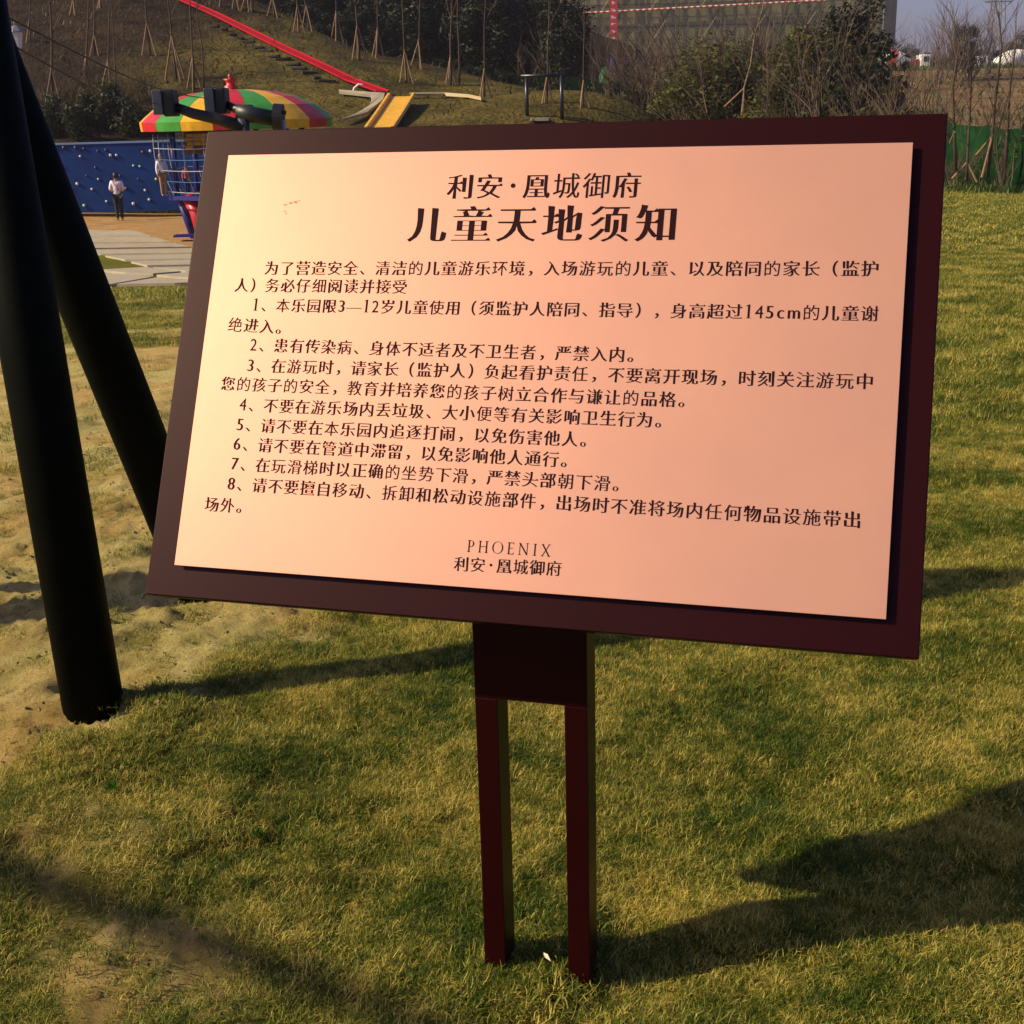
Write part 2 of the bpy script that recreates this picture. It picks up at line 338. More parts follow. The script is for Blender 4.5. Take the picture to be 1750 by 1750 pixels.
def scatter(name, xs_, ys_, zs_, idx0, nvar, smin, smax, label):
    n = len(xs_); me = bpy.data.meshes.new(name); me.vertices.add(n); me.vertices.foreach_set('co', np.stack([xs_, ys_, zs_], 1).ravel())
    a = me.attributes.new('idx', 'INT', 'POINT'); a.data.foreach_set('value', (idx0+rng.integers(0, nvar, n)).astype(np.int32))
    a = me.attributes.new('scl', 'FLOAT', 'POINT'); a.data.foreach_set('value', rng.uniform(smin, smax, n).astype(np.float32))
    a = me.attributes.new('rot', 'FLOAT_VECTOR', 'POINT'); rv = np.stack([rng.uniform(-.12, .12, n), rng.uniform(-.12, .12, n), rng.uniform(0, 2*PI, n)], 1); a.data.foreach_set('vector', rv.ravel().astype(np.float32))
    o = bpy.data.objects.new(name, me); C.objects.link(o)
    ng = bpy.data.node_groups.new(name, 'GeometryNodeTree'); ng.interface.new_socket('Geometry', in_out='INPUT', socket_type='NodeSocketGeometry'); ng.interface.new_socket('Geometry', in_out='OUTPUT', socket_type='NodeSocketGeometry')
    N = ng.nodes; gi = N.new('NodeGroupInput'); go = N.new('NodeGroupOutput'); ci = N.new('GeometryNodeCollectionInfo'); ci.inputs[0].default_value = protos
    ci.inputs['Separate Children'].default_value = True; ci.inputs['Reset Children'].default_value = True
    ip = N.new('GeometryNodeInstanceOnPoints'); ip.inputs['Pick Instance'].default_value = True
    def na(nm, t): q = N.new('GeometryNodeInputNamedAttribute'); q.data_type = t; q.inputs[0].default_value = nm; return q.outputs[0]
    ng.links.new(gi.outputs[0], ip.inputs['Points']); ng.links.new(ci.outputs[0], ip.inputs['Instance'])
    ng.links.new(na('idx', 'INT'), ip.inputs['Instance Index']); ng.links.new(na('rot', 'FLOAT_VECTOR'), ip.inputs['Rotation']); ng.links.new(na('scl', 'FLOAT'), ip.inputs['Scale'])
    ng.links.new(ip.outputs[0], go.inputs[0]); md = o.modifiers.new('turf', 'NODES'); md.node_group = ng
    return tag(o, label, 'grass', kind='stuff')
def wedge(y0, y1, n, marg=.25, k=.47):
    y = np.sqrt(rng.uniform(y0*y0, y1*y1, n)); x = rng.uniform(-1, 1, n)*(y*k+marg); return x, y
x, y = wedge(1.45, 6.2, 46000); m = sand_mask(x, y); dn = fbm(x, y, 8., 3, 55)
keep = rng.random(len(x)) > np.clip(m*1.15-.03, 0, .955) + np.clip(-dn*1.4-.12, 0, .75)
keep &= ~((np.abs(x+1.09) < .09) & (np.abs(y-3.0) < .09))
x, y = x[keep], y[keep]
scatter('short_turf', x, y, gz(x, y, True), 0, 10, .6, 1.35, 'short dry olive lawn grass around the sign posts')
x, y = wedge(6.0, 17., 17000, .5); m = sand_mask(x, y); keep = rng.random(len(x)) > np.clip(m*1.2, 0, .95); keep &= ~((x < -2.2) & (y > 17.)); x, y = x[keep], y[keep]
scatter('lawn_turf', x, y, gz(x, y, True), 10, 5, .7, 1.2, 'olive lawn grass in the middle distance')
def proj(x, y, z):
    v = np.stack([x, y, z-HC], 1); dz = v@fw; return 875+FPX*(v@RT)/dz, 875+FPX*(v@DN)/dz
x, y = wedge(16.0, 37., 9000, .5); qx, qy = proj(x, y, gz(x, y)); keep = (x/y > -.06) | (qy > 495); x, y = x[keep], y[keep]
scatter('far_turf', x, y, gz(x, y, True), 15, 4, .7, 1.2, 'lawn grass reaching the green mesh fence')

pa = rng.uniform(0, 2*PI, 90); sx_ = np.where(rng.random(90) < .5, -.08, .08); bx_ = .0223+sx_*.96; by_ = 2.0-sx_*.28
x = bx_+.06*np.cos(pa)*rng.uniform(.8, 1.5, 90); y = by_+.055*np.sin(pa)*rng.uniform(.8, 1.5, 90)
scatter('post_foot_grass', x, y, gz(x, y, True), 0, 10, 1.2, 2.0, 'longer uncut grass round the feet of the sign posts')

# ------------------------------------------------------------------ information sign
k_ = 1.25
yaw, tilt, W_, H_ = -.282, .4565, 1.0022*k_, .6636*k_
u_ = np.array([math.cos(yaw), math.sin(yaw), 0]); n_ = np.array([math.sin(yaw), -math.cos(yaw), 0])
v_ = math.cos(tilt)*np.array([0, 0, 1.]) - math.sin(tilt)*n_; N_ = np.cross(u_, v_)          # N_ points at the reader
bc = CAM + (np.array([-.0191, 1.4851, .8864])-CAM)*k_                                        # middle of the lower front edge
MAROON = mat('maroon_paint', (.017, .0009, .0014), rough=.42, spec=.19, coat=.0, var=.12, vscale=3., bump=.02, bscale=300)
def plate_material():
    m = bpy.data.materials.new('rose_gold_plate'); m.use_nodes = True; nt = m.node_tree; b = nt.nodes['Principled BSDF']; L = nt.links.new
    b.inputs['Metallic'].default_value = .5; b.inputs['Roughness'].default_value = .47; b.inputs['Base Color'].default_value = (.66, .325, .205, 1)
    tc = nt.nodes.new('ShaderNodeTexCoord'); mp = nt.nodes.new('ShaderNodeMapping'); mp.inputs['Scale'].default_value = (2., 2., 2.)
    no = nt.nodes.new('ShaderNodeTexNoise'); no.inputs['Scale'].default_value = 2.2; no.inputs['Detail'].default_value = 8; no.inputs['Roughness'].default_value = .62
    L(tc.outputs['Object'], mp.inputs[0]); L(mp.outputs[0], no.inputs['Vector'])
    mr = nt.nodes.new('ShaderNodeMapRange'); mr.inputs[1].default_value = .3; mr.inputs[2].default_value = .7; mr.inputs[3].default_value = .46; mr.inputs[4].default_value = .52; L(no.outputs[0], mr.inputs[0]); L(mr.outputs[0], b.inputs['Roughness'])
    n3 = nt.nodes.new('ShaderNodeTexNoise'); n3.inputs['Scale'].default_value = 5.; n3.inputs['Detail'].default_value = 9; n3.inputs['Roughness'].default_value = .7; L(tc.outputs['Object'], n3.inputs['Vector'])
    cr = nt.nodes.new('ShaderNodeValToRGB'); cr.color_ramp.elements[0].position = .3; cr.color_ramp.elements[0].color = (.63, .31, .21, 1); cr.color_ramp.elements[1].position = .62; cr.color_ramp.elements[1].color = (.65, .325, .21, 1)
    L(n3.outputs[0], cr.inputs[0]); L(cr.outputs[0], b.inputs['Base Color'])
    n2 = nt.nodes.new('ShaderNodeTexNoise'); n2.inputs['Scale'].default_value = 700; n2.inputs['Detail'].default_value = 2; L(tc.outputs['Object'], n2.inputs['Vector'])
    bp = nt.nodes.new('ShaderNodeBump'); bp.inputs['Strength'].default_value = .05; bp.inputs['Distance'].default_value = .0004; L(n2.outputs[0], bp.inputs['Height']); L(bp.outputs[0], b.inputs['Normal'])
    return m
MAROON.node_tree.nodes['Principled BSDF'].inputs['Specular Tint'].default_value = (1, .68, .62, 1)
PLATE = plate_material(); INK = mat('dark_brown_ink', (.020, .004, .006), rough=.6, spec=.06)
sign_base = np.array([.0223, 1.9747, 0.]); AXS = (u_, v_, N_)
sign = thing('information_sign', sign_base, 'slanted maroon notice board with rose gold plate of Chinese rules on two posts', 'sign')
th = .045
fr = MB().box(bc + v_*H_/2 - N_*th/2, (W_, H_, th), AXS).build('frame', MAROON, sign, sign_base, bevel=.0022)
def onp(px, py, off):
    d = ray(px, py); p0 = bc + N_*off; t = np.dot(p0-CAM, N_)/np.dot(d, N_); q = CAM + d*t - bc; return np.dot(q, u_), np.dot(q, v_)
OFF = .0115
c4 = [onp(389, 266, OFF), onp(1563, 242, OFF), onp(1512, 1057, OFF), onp(299, 967, OFF)]
pl0, pl1 = (c4[0][0]+c4[3][0])/2, (c4[1][0]+c4[2][0])/2; pt, pb = (c4[0][1]+c4[1][1])/2, (c4[2][1]+c4[3][1])/2
pc = bc + u_*(pl0+pl1)/2 + v_*(pt+pb)/2 + N_*(OFF-.0015)
plate = MB().box(pc, (pl1-pl0, pt-pb, .003), AXS).build('plate', PLATE, sign, sign_base, bevel=.0006)
MB().box(pc - N_*.0048, (pl1-pl0-.05, pt-pb-.05, .0064), AXS).build('plate_spacer', mat('black_gap', (.01, .006, .006), .8), sign, sign_base)
# mesh print on the plate
dg = bpy.context.evaluated_depsgraph_get()
GC = {}
def glyph(ch):
    if ch in GC: return GC[ch]
    cu = bpy.data.curves.new('g', 'FONT'); cu.body = ch; o = bpy.data.objects.new('g', cu); C.objects.link(o); d = bpy.context.evaluated_depsgraph_get()
    cv = o.evaluated_get(d).to_curve(d); loops = []
    for sp in cv.splines:
        pts = []; bp = sp.bezier_points; n = len(bp)
        for i in range(n):
            a, b = bp[i], bp[(i+1) % n]; p0, p1, p2, p3 = [np.array(q[:2]) for q in (a.co, a.handle_right, b.handle_left, b.co)]
            pts.append(p0); ch_ = p3-p0; ln_ = np.linalg.norm(ch_)+1e-9
            dev = max(abs(ch_[0]*(p1-p0)[1]-ch_[1]*(p1-p0)[0]), abs(ch_[0]*(p2-p0)[1]-ch_[1]*(p2-p0)[0]))/ln_
            if dev > .003:
                for t in (.25, .5, .75): pts.append((1-t)**3*p0+3*(1-t)**2*t*p1+3*(1-t)*t*t*p2+t**3*p3)
        q = [pts[0]]
        for p in pts[1:]:
            if np.linalg.norm(p-q[-1]) > 1e-4: q.append(p)
        if np.linalg.norm(q[0]-q[-1]) < 1e-4: q.pop()
        if len(q) > 2: loops.append(q)
    o.to_curve_clear() if hasattr(o, 'to_curve_clear') else None
    bpy.data.objects.remove(o); bpy.data.curves.remove(cu)
    GC[ch] = loops; return loops
def area(l): return .5*sum(l[i-1][0]*l[i][1]-l[i][0]*l[i-1][1] for i in range(len(l)))
def song(ch, ax_, ay_, serif=True):
    """sans outline -> thick uprights, thin level strokes, triangular stroke ends"""
    loops = glyph(ch)
    if not loops: return []
    big = max(loops, key=lambda l: abs(area(l))); sg = 1 if area(big) > 0 else -1
    out = []
    for l in loops:
        n = len(l); e = []
        for i in range(n):
            d = l[(i+1) % n]-l[i]; L_ = np.linalg.norm(d); e.append((np.array([d[1], -d[0]])*sg/L_, L_))
        q = []
        for i in range(n):
            n1, l1 = e[i-1]; n2, l2 = e[i]
            if np.dot(n1, n2) > .75: m_ = n1+n2; m_ = m_/np.linalg.norm(m_)
            else: m_ = np.clip(n1+n2, -1, 1)
            p = l[i] + m_*np.array([ax_, ay_])
            if serif:
                # free right-hand end of a level stroke: upper corner gets a wedge
                if n1[1] > .97 and n2[0] > .9 and .045 < l2 < .1 and e[(i+1) % n][0][1] < -.9 and l1 > .1:
                    q += [p+np.array([-.11, 0]), p+np.array([-.04, .055]), p+np.array([.012, 0])] if sg < 0 else [p]; continue
                if n2[1] > .97 and n1[0] > .9 and .045 < l1 < .1 and e[i-2][0][1] < -.9 and l2 > .1:
                    q += [p+np.array([.012, 0]), p+np.array([-.04, .055]), p+np.array([-.11, 0])] if sg > 0 else [p]; continue
                # top of an upright: slanted cap
                if n1[0] < -.95 and n2[1] > .9 and .045 < l2 < .1: p = p+np.array([-.022, .014])
                if n2[0] < -.95 and n1[1] > .9 and .045 < l1 < .1: p = p+np.array([-.022, .014])
            q.append(p)
        out.append(q)
    return out
def fill(loops):
    cu = bpy.data.curves.new('t', 'CURVE'); cu.dimensions = '2D'; cu.fill_mode = 'BOTH'
    for l in loops:
        sp = cu.splines.new('POLY'); sp.points.add(len(l)-1); sp.points.foreach_set('co', np.array([(p[0], p[1], 0, 1) for p in l]).ravel()); sp.use_cyclic_u = True
    o = bpy.data.objects.new('t', cu); C.objects.link(o); d = bpy.context.evaluated_depsgraph_get(); me = bpy.data.meshes.new_from_object(o.evaluated_get(d))
    bpy.data.objects.remove(o); bpy.data.curves.remove(cu)
    v = np.empty(len(me.vertices)*3); me.vertices.foreach_get('co', v); v = v.reshape(-1, 3)[:, :2]; f = [tuple(p.vertices) for p in me.polygons]; ar = sum(p.area for p in me.polygons); bpy.data.meshes.remove(me)
    return v, f, ar
FC = {}
def glyph_mesh(ch, ax_, ay_, serif):
    key = (ch, ax_, ay_, serif)
    if key in FC: return FC[key]
    if ch in '·1':                                         # round middle dot; footed numeral one
        if ch == '·': v = np.array([(.5+.085*math.cos(a), .40+.085*math.sin(a)) for a in np.linspace(0, 2*PI, 21)[:-1]]); FC[key] = (0, v, [tuple(range(20))], 1); return FC[key]
        v = np.array([(.22, .02), (.34, .02), (.34, .74), (.30, .74), (.22, .66), (.12, 0), (.44, 0), (.44, .02), (.12, .02), (.11, .64), (.22, .66), (.30, .74), (.11, .665)]); FC[key] = (0, v, [(0, 1, 2, 3, 4), (5, 6, 7, 8), (9, 10, 11, 12)], 1); return FC[key]
    best = None
    for sx, sy, sf in ((1, 1, serif), (1, 1, False), (.7, .9, False), (.45, .8, False), (.2, .6, False), (.05, .3, False), (0, 0, False)):
        L_ = song(ch, ax_*sx, ay_*sy, sf)
        if not L_: break
        v, f, ar = fill(L_); ex = abs(sum(area(l) for l in L_)); e = abs(ar-ex)/max(ex, 1e-6)
        if best is None or e < best[0]-.004: best = (e, v, f, sx)
        if e < .004: break
    FC[key] = best; return best
def tris_to_mesh(parts, name, lift):
    V = []; F = []
    for v, f in parts: o_ = len(V); V += list(v); F += [tuple(o_+i for i in q) for q in f]
    co = np.array(V); w3 = bc + co[:, :1]*u_ + co[:, 1:2]*v_ + N_*(OFF+lift) - sign_base
    me = bpy.data.meshes.new(name); me.from_pydata([tuple(q) for q in w3], [], F); me.materials.append(INK); me.update()
    ob = bpy.data.objects.new(name, me); C.objects.link(ob); ob.parent = plate; return ob
WID = {c: .56 for c in '0123456789'}; WID.update({'c': .6, 'm': .8, '·': .62, '(': .5})
def text_line(s, p0, p1, em=.93, ax_=.022, ay_=-.012, serif=True, name='text_line'):
    a = np.array(onp(*p0, OFF)); b = np.array(onp(*p1, OFF)); ws = [WID.get(c, 1.) for c in s]; tot = sum(ws); adv = np.linalg.norm(b-a)/tot
    d = (b-a)/np.linalg.norm(b-a); pr = np.array([-d[1], d[0]]); x0 = 0; loops = []; E = adv*em
    for c, w0 in zip(s, ws):
        if c not in ' \u3000':
            gm = glyph_mesh(c, ax_, ay_, serif and ord(c) > 0x3400); al = list(gm[1]); mnx, mxx = min(p[0] for p in al), max(p[0] for p in al)
            if ord(c) > 0x3400 or c == '—': ox = (w0-1)/2*1. + .5 - .5; sh = (x0 + w0/2)*adv - .5*E
            else: sh = (x0+w0/2)*adv - (mnx+mxx)/2*E
            if c == '，': sh = (x0+.3)*adv - (mnx+mxx)/2*E
            if c in '、。': sh = (x0+.25)*adv - (mnx+mxx)/2*E
            if c == '（': sh = (x0+.75)*adv - (mnx+mxx)/2*E
            if c == '）': sh = (x0+.25)*adv - (mnx+mxx)/2*E
            k2 = 1.12 if c.isdigit() else 1.
            if c in 'cm': k2 = 1.15
            loops.append(([a + d*(sh+p[0]*E) + pr*((p[1]*k2-.385)*E) for p in gm[1]], gm[2]))
        x0 += w0
    return tris_to_mesh(loops, name, .0004)
text_line('利安·凰城御府', (763, 319), (1098, 316), .94, .026, -.014)
text_line('儿童天地须知', (694, 383), (1164, 381), .89, .033, -.019)
BODY = [('为了营造安全、清洁的儿童游乐环境，入场游玩的儿童、以及陪同的家长（监护', (451, 458), (1504, 459)),
        ('人）务必仔细阅读并接受', (400, 487), (697, 490)),
        ('1、本乐园限3—12岁儿童使用（须监护人陪同、指导），身高超过145cm的儿童谢', (430, 521), (1503, 536)),
        ('绝进入。', (389, 554), (497, 560)),
        ('2、患有传染病、身体不适者及不卫生者，严禁入内。', (426, 589), (1101, 607)),
        ('3、在游玩时，请家长（监护人）负起看护责任，不要离开现场，时刻关注游玩中', (421, 624), (1495, 652)),
        ('您的孩子的安全，教育并培养您的孩子树立合作与谦让的品格。', (377, 655), (1189, 684)),
        ('4、不要在游乐场内丢垃圾、大小便等有关影响卫生行为。', (408, 691), (1149, 719)),
        ('5、请不要在本乐园内追逐打闹，以免伤害他人。', (403, 725), (1020, 752)),
        ('6、请不要在管道中滞留，以免影响他人通行。', (398, 758), (987, 787)),
        ('7、在玩滑梯时以正确的坐势下滑，严禁头部朝下滑。', (394, 792), (1076, 828)),
        ('8、请不要擅自移动、拆卸和松动设施部件，出场时不准将场内任何物品设施带出', (388, 826), (1474, 889)),
        ('场外。', (349, 861), (429, 866))]
for s_, a_, b_ in BODY: text_line(s_, a_, b_)
text_line('利安·凰城御府', (775, 963), (961, 972), .95, .016, -.010)
# hand-drawn roman capitals
def roman(p0, p1, hpx):
    a = np.array(onp(*p0, OFF)); b = np.array(onp(*p1, OFF)); L_ = np.linalg.norm(b-a); d = (b-a)/L_; pr = np.array([-d[1], d[0]]); E = hpx
    tk, tn, sf = .105, .048, .09
    def stem(x): return [[(x-tk/2, 0), (x+tk/2, 0), (x+tk/2, 1), (x-tk/2, 1)], [(x-sf-.04, -.004), (x+sf+.04, -.004), (x+sf+.04, tn), (x-sf-.04, tn)], [(x-sf-.04, 1-tn), (x+sf+.04, 1-tn), (x+sf+.04, 1.004), (x-sf-.04, 1.004)]]
    def bar(x0, x1, yy, t=tn): return [[(x0, yy-t/2), (x1, yy-t/2), (x1, yy+t/2), (x0, yy+t/2)]]
    def line(x0, y0, x1, y1, t): n_2 = np.array([-(y1-y0), x1-x0]); n_2 = n_2/np.linalg.norm(n_2)*t/2; return [[(x0-n_2[0], y0-n_2[1]), (x1-n_2[0], y1-n_2[1]), (x1+n_2[0], y1+n_2[1]), (x0+n_2[0], y0+n_2[1])]]
    def arc(cx, cy, rx, ry, a0, a1, n=20):
        o = [(cx+rx*math.cos(t), cy+ry*math.sin(t)) for t in np.linspace(a0, a1, n)]
        i = [(cx+(rx-.075*abs(math.cos(t))-.03)*math.cos(t), cy+(ry-.035)*math.sin(t)) for t in np.linspace(a0, a1, n)]
        return [o+i[::-1]]
    G = {'P': (.62, stem(.14)+bar(.14, .3, .985)+bar(.14, .3, .46)+arc(.3, .722, .27, .278, -PI/2, PI/2)),
         'H': (.86, stem(.14)+stem(.72)+bar(.14, .72, .52)), 'O': (1.0, arc(.5, .5, .48, .52, 0, PI*.9999)+arc(.5, .5, .48, .52, PI, 2*PI)),
         'E': (.62, stem(.14)+bar(.14, .56, .982)+bar(.14, .56, .018)+bar(.14, .48, .52)+[[(.54, .02), (.59, .17), (.56, .17), (.48, .02)], [(.54, .98), (.57, .85), (.54, .85), (.48, .98)]]),
         'N': (.92, line(.12, 0, .12, 1, tn)+line(.76, 0, .76, 1, tn)+line(.12, .98, .76, .02, tk)+bar(.02, .2, .985)+bar(.0, .24, .015)+bar(.64, .88, .985)),
         'I': (.36, stem(.17)), 'X': (.82, line(.1, 1, .7, 0, tk)+line(.68, 1, .1, 0, tn)+bar(.0, .22, .985)+bar(.58, .8, .985)+bar(.0, .22, .015)+bar(.58, .82, .015))}
    word = 'PHOENIX'; tot = sum(G[c][0] for c in word); gap = (L_/E - tot)/(len(word)-1); x0 = 0; mb = MB(); kk = 0
    for c in word:
        for pl in G[c][1]:
            kk += 1; pts = []
            for px_, py_ in pl:
                q = a + d*((x0+px_)*E) + pr*((py_-.5)*E); pts.append(bc + q[0]*u_ + q[1]*v_ + N_*(OFF+.0004+.00002*(kk % 7)))
            mb.add(pts, [tuple(range(len(pts)))])
        x0 += G[c][0]+gap
    return mb.build('text_line', INK, plate, sign_base)
roman((799, 933), (941, 941), .0185)
# small rubbed stain near the top left
STAIN = mat('rust_scuff', (.42, .13, .05), .8, col2=(.75, .36, .2), var=.3, vscale=120)
sm = MB()
for cx, cy, lx, ly in ((488, 350, 9, 3), (497, 347, 7, 4), (505, 345, 7, 5), (511, 343, 4, 2), (487, 361, 2, 4), (489, 365, 2, 3)):
    pts = []
    for k in range(9):
        a = 2*PI*k/9; r = random.uniform(.5, 1.0); q = onp(cx+lx*.6*r*math.cos(a), cy+ly*.6*r*math.sin(a), OFF); pts.append(bc+q[0]*u_+q[1]*v_+N_*(OFF+.0003+.00001*cx % .00004))
    sm.add(pts, [tuple(range(9))])
sm.build('scuff_mark', STAIN, plate, sign_base)
# posts and neck
x1_, x2_, dep = .0591, .0988, .0649; back = -n_
zneck = 1.5 + (PZ(965, 1205, 0)[2]-1.5)
def solve_z(px, py):                                       # height where the ray meets the posts' front plane
    d = ray(px, py); t = np.dot(sign_base-CAM, n_)/np.dot(d, n_); return (CAM+d*t)[2]
zn = solve_z(930, 1203)
def slant(sx0, sx1, zlow, name, inset=0., ztop=None):
    mb = MB(); f0 = sign_base + n_*(-inset); b0 = sign_base + back*(dep-inset); dz0 = .93-0.0
    zf, zb = (.733+.135, .733+.255) if ztop is None else (ztop-.0005, ztop-.0005)
    vs = [f0+u_*sx0+[0, 0, zlow], f0+u_*sx1+[0, 0, zlow], b0+u_*sx1+[0, 0, zlow], b0+u_*sx0+[0, 0, zlow],
          f0+u_*sx0+[0, 0, zf], f0+u_*sx1+[0, 0, zf], b0+u_*sx1+[0, 0, zb], b0+u_*sx0+[0, 0, zb]]
    mb.add(vs, [(3, 2, 1, 0), (4, 5, 6, 7), (0, 1, 5, 4), (1, 2, 6, 5), (2, 3, 7, 6), (3, 0, 4, 7)])
    return mb.build(name, MAROON, sign, sign_base, bevel=.0015)
slant(-x2_, -x1_, -.12, 'post', 0, zn); slant(x1_, x2_, -.12, 'post', 0, zn); slant(-x2_, x2_, zn, 'neck', 0)

# ------------------------------------------------------------------ swing frame (dark round poles)
POLE = mat('blackened_green_paint', (.0022, .0032, .0016), .6, spec=.05, var=.3, vscale=5, bump=.05, bscale=90)
b1 = PZ(161, 1214); b2 = PZ(347, 1016); t1 = P(-48, 0, 3.33); t2 = P(-60, 0, 3.47)
sw = thing('swing_frame', b1, 'thick black round poles of an A-shaped swing frame left of the notice board', 'swing frame')
for b, t in ((b1, t1), (b2, t2)):
    d = (t-b)/np.linalg.norm(t-b); e = b + d*(np.linalg.norm(t-b)*1.07)
    MB().tube([b-d*.15, b+(e-b)*.5, e], .079, 28).build('leg', POLE, sw, b1, smooth=True)
ap = (t1+t2)/2; ap[2] = max(t1[2], t2[2])+.12
MB().tube([ap+np.array([.2, 0, 0]), ap+np.array([-2.6, .15, 0])], .07, 24).build('beam', POLE, sw, b1, smooth=True)
for fy in (3.05, 4.05):
    MB().tube([(-3.75, fy, -.1), (-3.7, ap[1]+.15, ap[2]-.02)], .079, 20).build('leg', POLE, sw, b1, smooth=True)

# ------------------------------------------------------------------ unseen tree added past the left edge to cast shade on the turf
BARK = mat('brown_bark', (.085, .05, .028), .9, var=.5, vscale=18, bump=.5, bscale=40)
TWIG = mat('twig_brown', (.13, .085, .05), .9, col2=(.05, .03, .018), vscale=.8)
STAKE = mat('peeled_stake', (.30, .18, .085), .85, var=.35, vscale=10)
lt = thing('shadow_caster_tree', (-9.5, 2.1, -.1), 'unseen bare tree added left of the lawn to cast its shade band', 'tree')
MB().tube([(-9.5, 2.1, -.3), (-9.4, 2.1, 1.9), (-9.3, 2.0, 3.9), (-9.2, 2.1, 4.7)], [.13, .11, .08, .03], 10).build('trunk', BARK, lt, (-9.5, 2.1, -.1), smooth=True)
mb = MB(); mb.tube([(-9.3, 2.0, 3.9), (-8.7, 1.68, 4.4), (-7.8, 1.22, 4.5), (-6.7, .66, 4.45)], [.055, .055, .05, .03], 8)
for k in range(9):
    t = k/9; p = np.array([-8.7+2*t, 1.68-1.0*t, 4.45]); mb.tube([p, p+[random.uniform(-.1, .4), random.uniform(-.2, .15), random.uniform(-.05, .2)]], [.018, .006], 5)
mb.build('bough', BARK, lt, (-9.5, 2.1, -.1), smooth=True)

# ------------------------------------------------------------------ generic plants
LEAFD = leafmat('dark_evergreen_leaf', (.004, .008, .002), (.022, .030, .007), None, .2, .3)
LEAFG = leafmat('olive_leaf', (.025, .034, .005), (.14, .125, .024), (.07, .078, .011), .35, .4)
LEAFW = leafmat('weed_leaf', (.03, .06, .01), (.15, .17, .03), (.07, .11, .018), .35, .8)
def leaf_cloud(name, mat_, n, rx, rz, cz, size, seed, lobes=9, droop=0.):
    r = random.Random(seed); mb = MB(); cen = []
    for _ in range(lobes):
        a = r.uniform(0, 2*PI); q = r.uniform(.1, .75); zz = r.uniform(-1, 1); cen.append((rx*q*math.cos(a)*math.sqrt(1-zz*zz*.6), rx*q*math.sin(a)*math.sqrt(1-zz*zz*.6), cz+rz*zz*.72, r.uniform(.22, .5)*rx, r.uniform(.2, .8)))
    for i in range(n):
        cx, cy, c3, cr, ct = cen[r.randrange(lobes)]
        d = np.array([r.gauss(0, 1), r.gauss(0, 1), r.gauss(0, 1)]); d /= np.linalg.norm(d)+1e-9; q = cr*r.uniform(.45, 1.1)
        p = np.array([cx, cy, c3]) + d*q*np.array([1, 1, 1.15]); p[2] = max(p[2], .02)
        a_ = np.array([r.gauss(0, 1), r.gauss(0, 1), r.gauss(0, .6)-droop]); a_ /= np.linalg.norm(a_)+1e-9; b_ = np.cross(a_, d); b_ /= np.linalg.norm(b_)+1e-9
        s1 = size*r.uniform(.6, 1.3); s2 = s1*r.uniform(.3, .55)
        mb.add([p-a_*s1, p-b_*s2, p+a_*s1, p+b_*s2], [(0, 1, 2, 3)], 0, min(1, max(0, ct+r.gauss(0, .2))))
    return mb.build(name, mat_, tint=True, link=False)
def branches(mb, p, d, L_, r0, depth, r, n=3, spread=.55, sides=4):
    q = p; pts = [p]; dd = d
    for k in range(3):
        dd = dd + np.array([r.gauss(0, .12), r.gauss(0, .12), r.gauss(.03, .06)]); dd /= np.linalg.norm(dd); q = q+dd*L_/3; pts.append(q)
    mb.tube(pts, [r0, r0*.8, r0*.6, r0*.35], sides, cap=False)
    if depth > 0:
        for k in range(n):
            t = r.uniform(.3, 1.); i = min(2, int(t*3)); s0 = pts[i]+(pts[i+1]-pts[i])*(t*3-i)
            a = r.uniform(0, 2*PI); e = dd + spread*np.array([math.cos(a), math.sin(a), r.uniform(-.1, .5)]); e /= np.linalg.norm(e)
            branches(mb, s0, e, L_*r.uniform(.5, .75), r0*.5, depth-1, r, n, spread, 3)
def shrub_proto(seed, h=2.4):
    r = random.Random(seed); mb = MB()
    for k in range(r.randint(5, 9)):
        a = r.uniform(0, 2*PI); d = np.array([.38*math.cos(a), .38*math.sin(a), 1.]); d /= np.linalg.norm(d)
        branches(mb, np.array([.1*math.cos(a), .1*math.sin(a), -.1]), d, h*r.uniform(.55, .85), .026*h/2.4, 2, r, 4, .42, 4)
    return mb.build('shrub_stems', TWIG, link=False).data
SHR = [shrub_proto(400+k) for k in range(6)]
SPR = []
for k in range(4):
    o = leaf_cloud('sparse_leaves', LEAFG, 160, 1.0, .9, 1.3, .045, 430+k, 12); SPR.append(o.data)
def bare_shrub(p, h, label, group, leafy=False, cat='shrub'):
    t = thing('bare_shrub', p, label, cat, group); s = h/2.4
    o = bpy.data.objects.new('stems', random.choice(SHR)); C.objects.link(o); o.parent = t; o.scale = (s*random.uniform(.8, 1.2), s*random.uniform(.8, 1.2), s); o.rotation_euler = (0, 0, random.uniform(0, 6))
    if leafy:
        o = bpy.data.objects.new('foliage', random.choice(SPR)); C.objects.link(o); o.parent = t; o.scale = (s, s, s); o.rotation_euler = (0, 0, random.uniform(0, 6))
    return t
CR = [leaf_cloud('crown', LEAFD, 4800, 1.6, 3.0, 3.6, .10, 500+k, 20).data for k in range(4)]
CG = [leaf_cloud('crown', LEAFG, 4600, 1.5, 2.2, 3.2, .08, 520+k, 20).data for k in range(3)]
TRK = MB().tube([(0, 0, -.4), (.05, .02, 2), (-.03, .04, 4.5)], [.14, .1, .04], 8).build('trunk', BARK, link=False).data
def leafy_tree(p, h, crowns, label, group=None, wid=1., name='evergreen_tree'):
    t = thing(name, p, label, 'tree', group); s = h/6.6
    o = bpy.data.objects.new('trunk', TRK); C.objects.link(o); o.parent = t; o.scale = (s, s, s)
    o = bpy.data.objects.new('crown', random.choice(crowns)); C.objects.link(o); o.parent = t; o.scale = (s*wid, s*wid, s); o.rotation_euler = (0, 0, random.uniform(0, 6)); return t

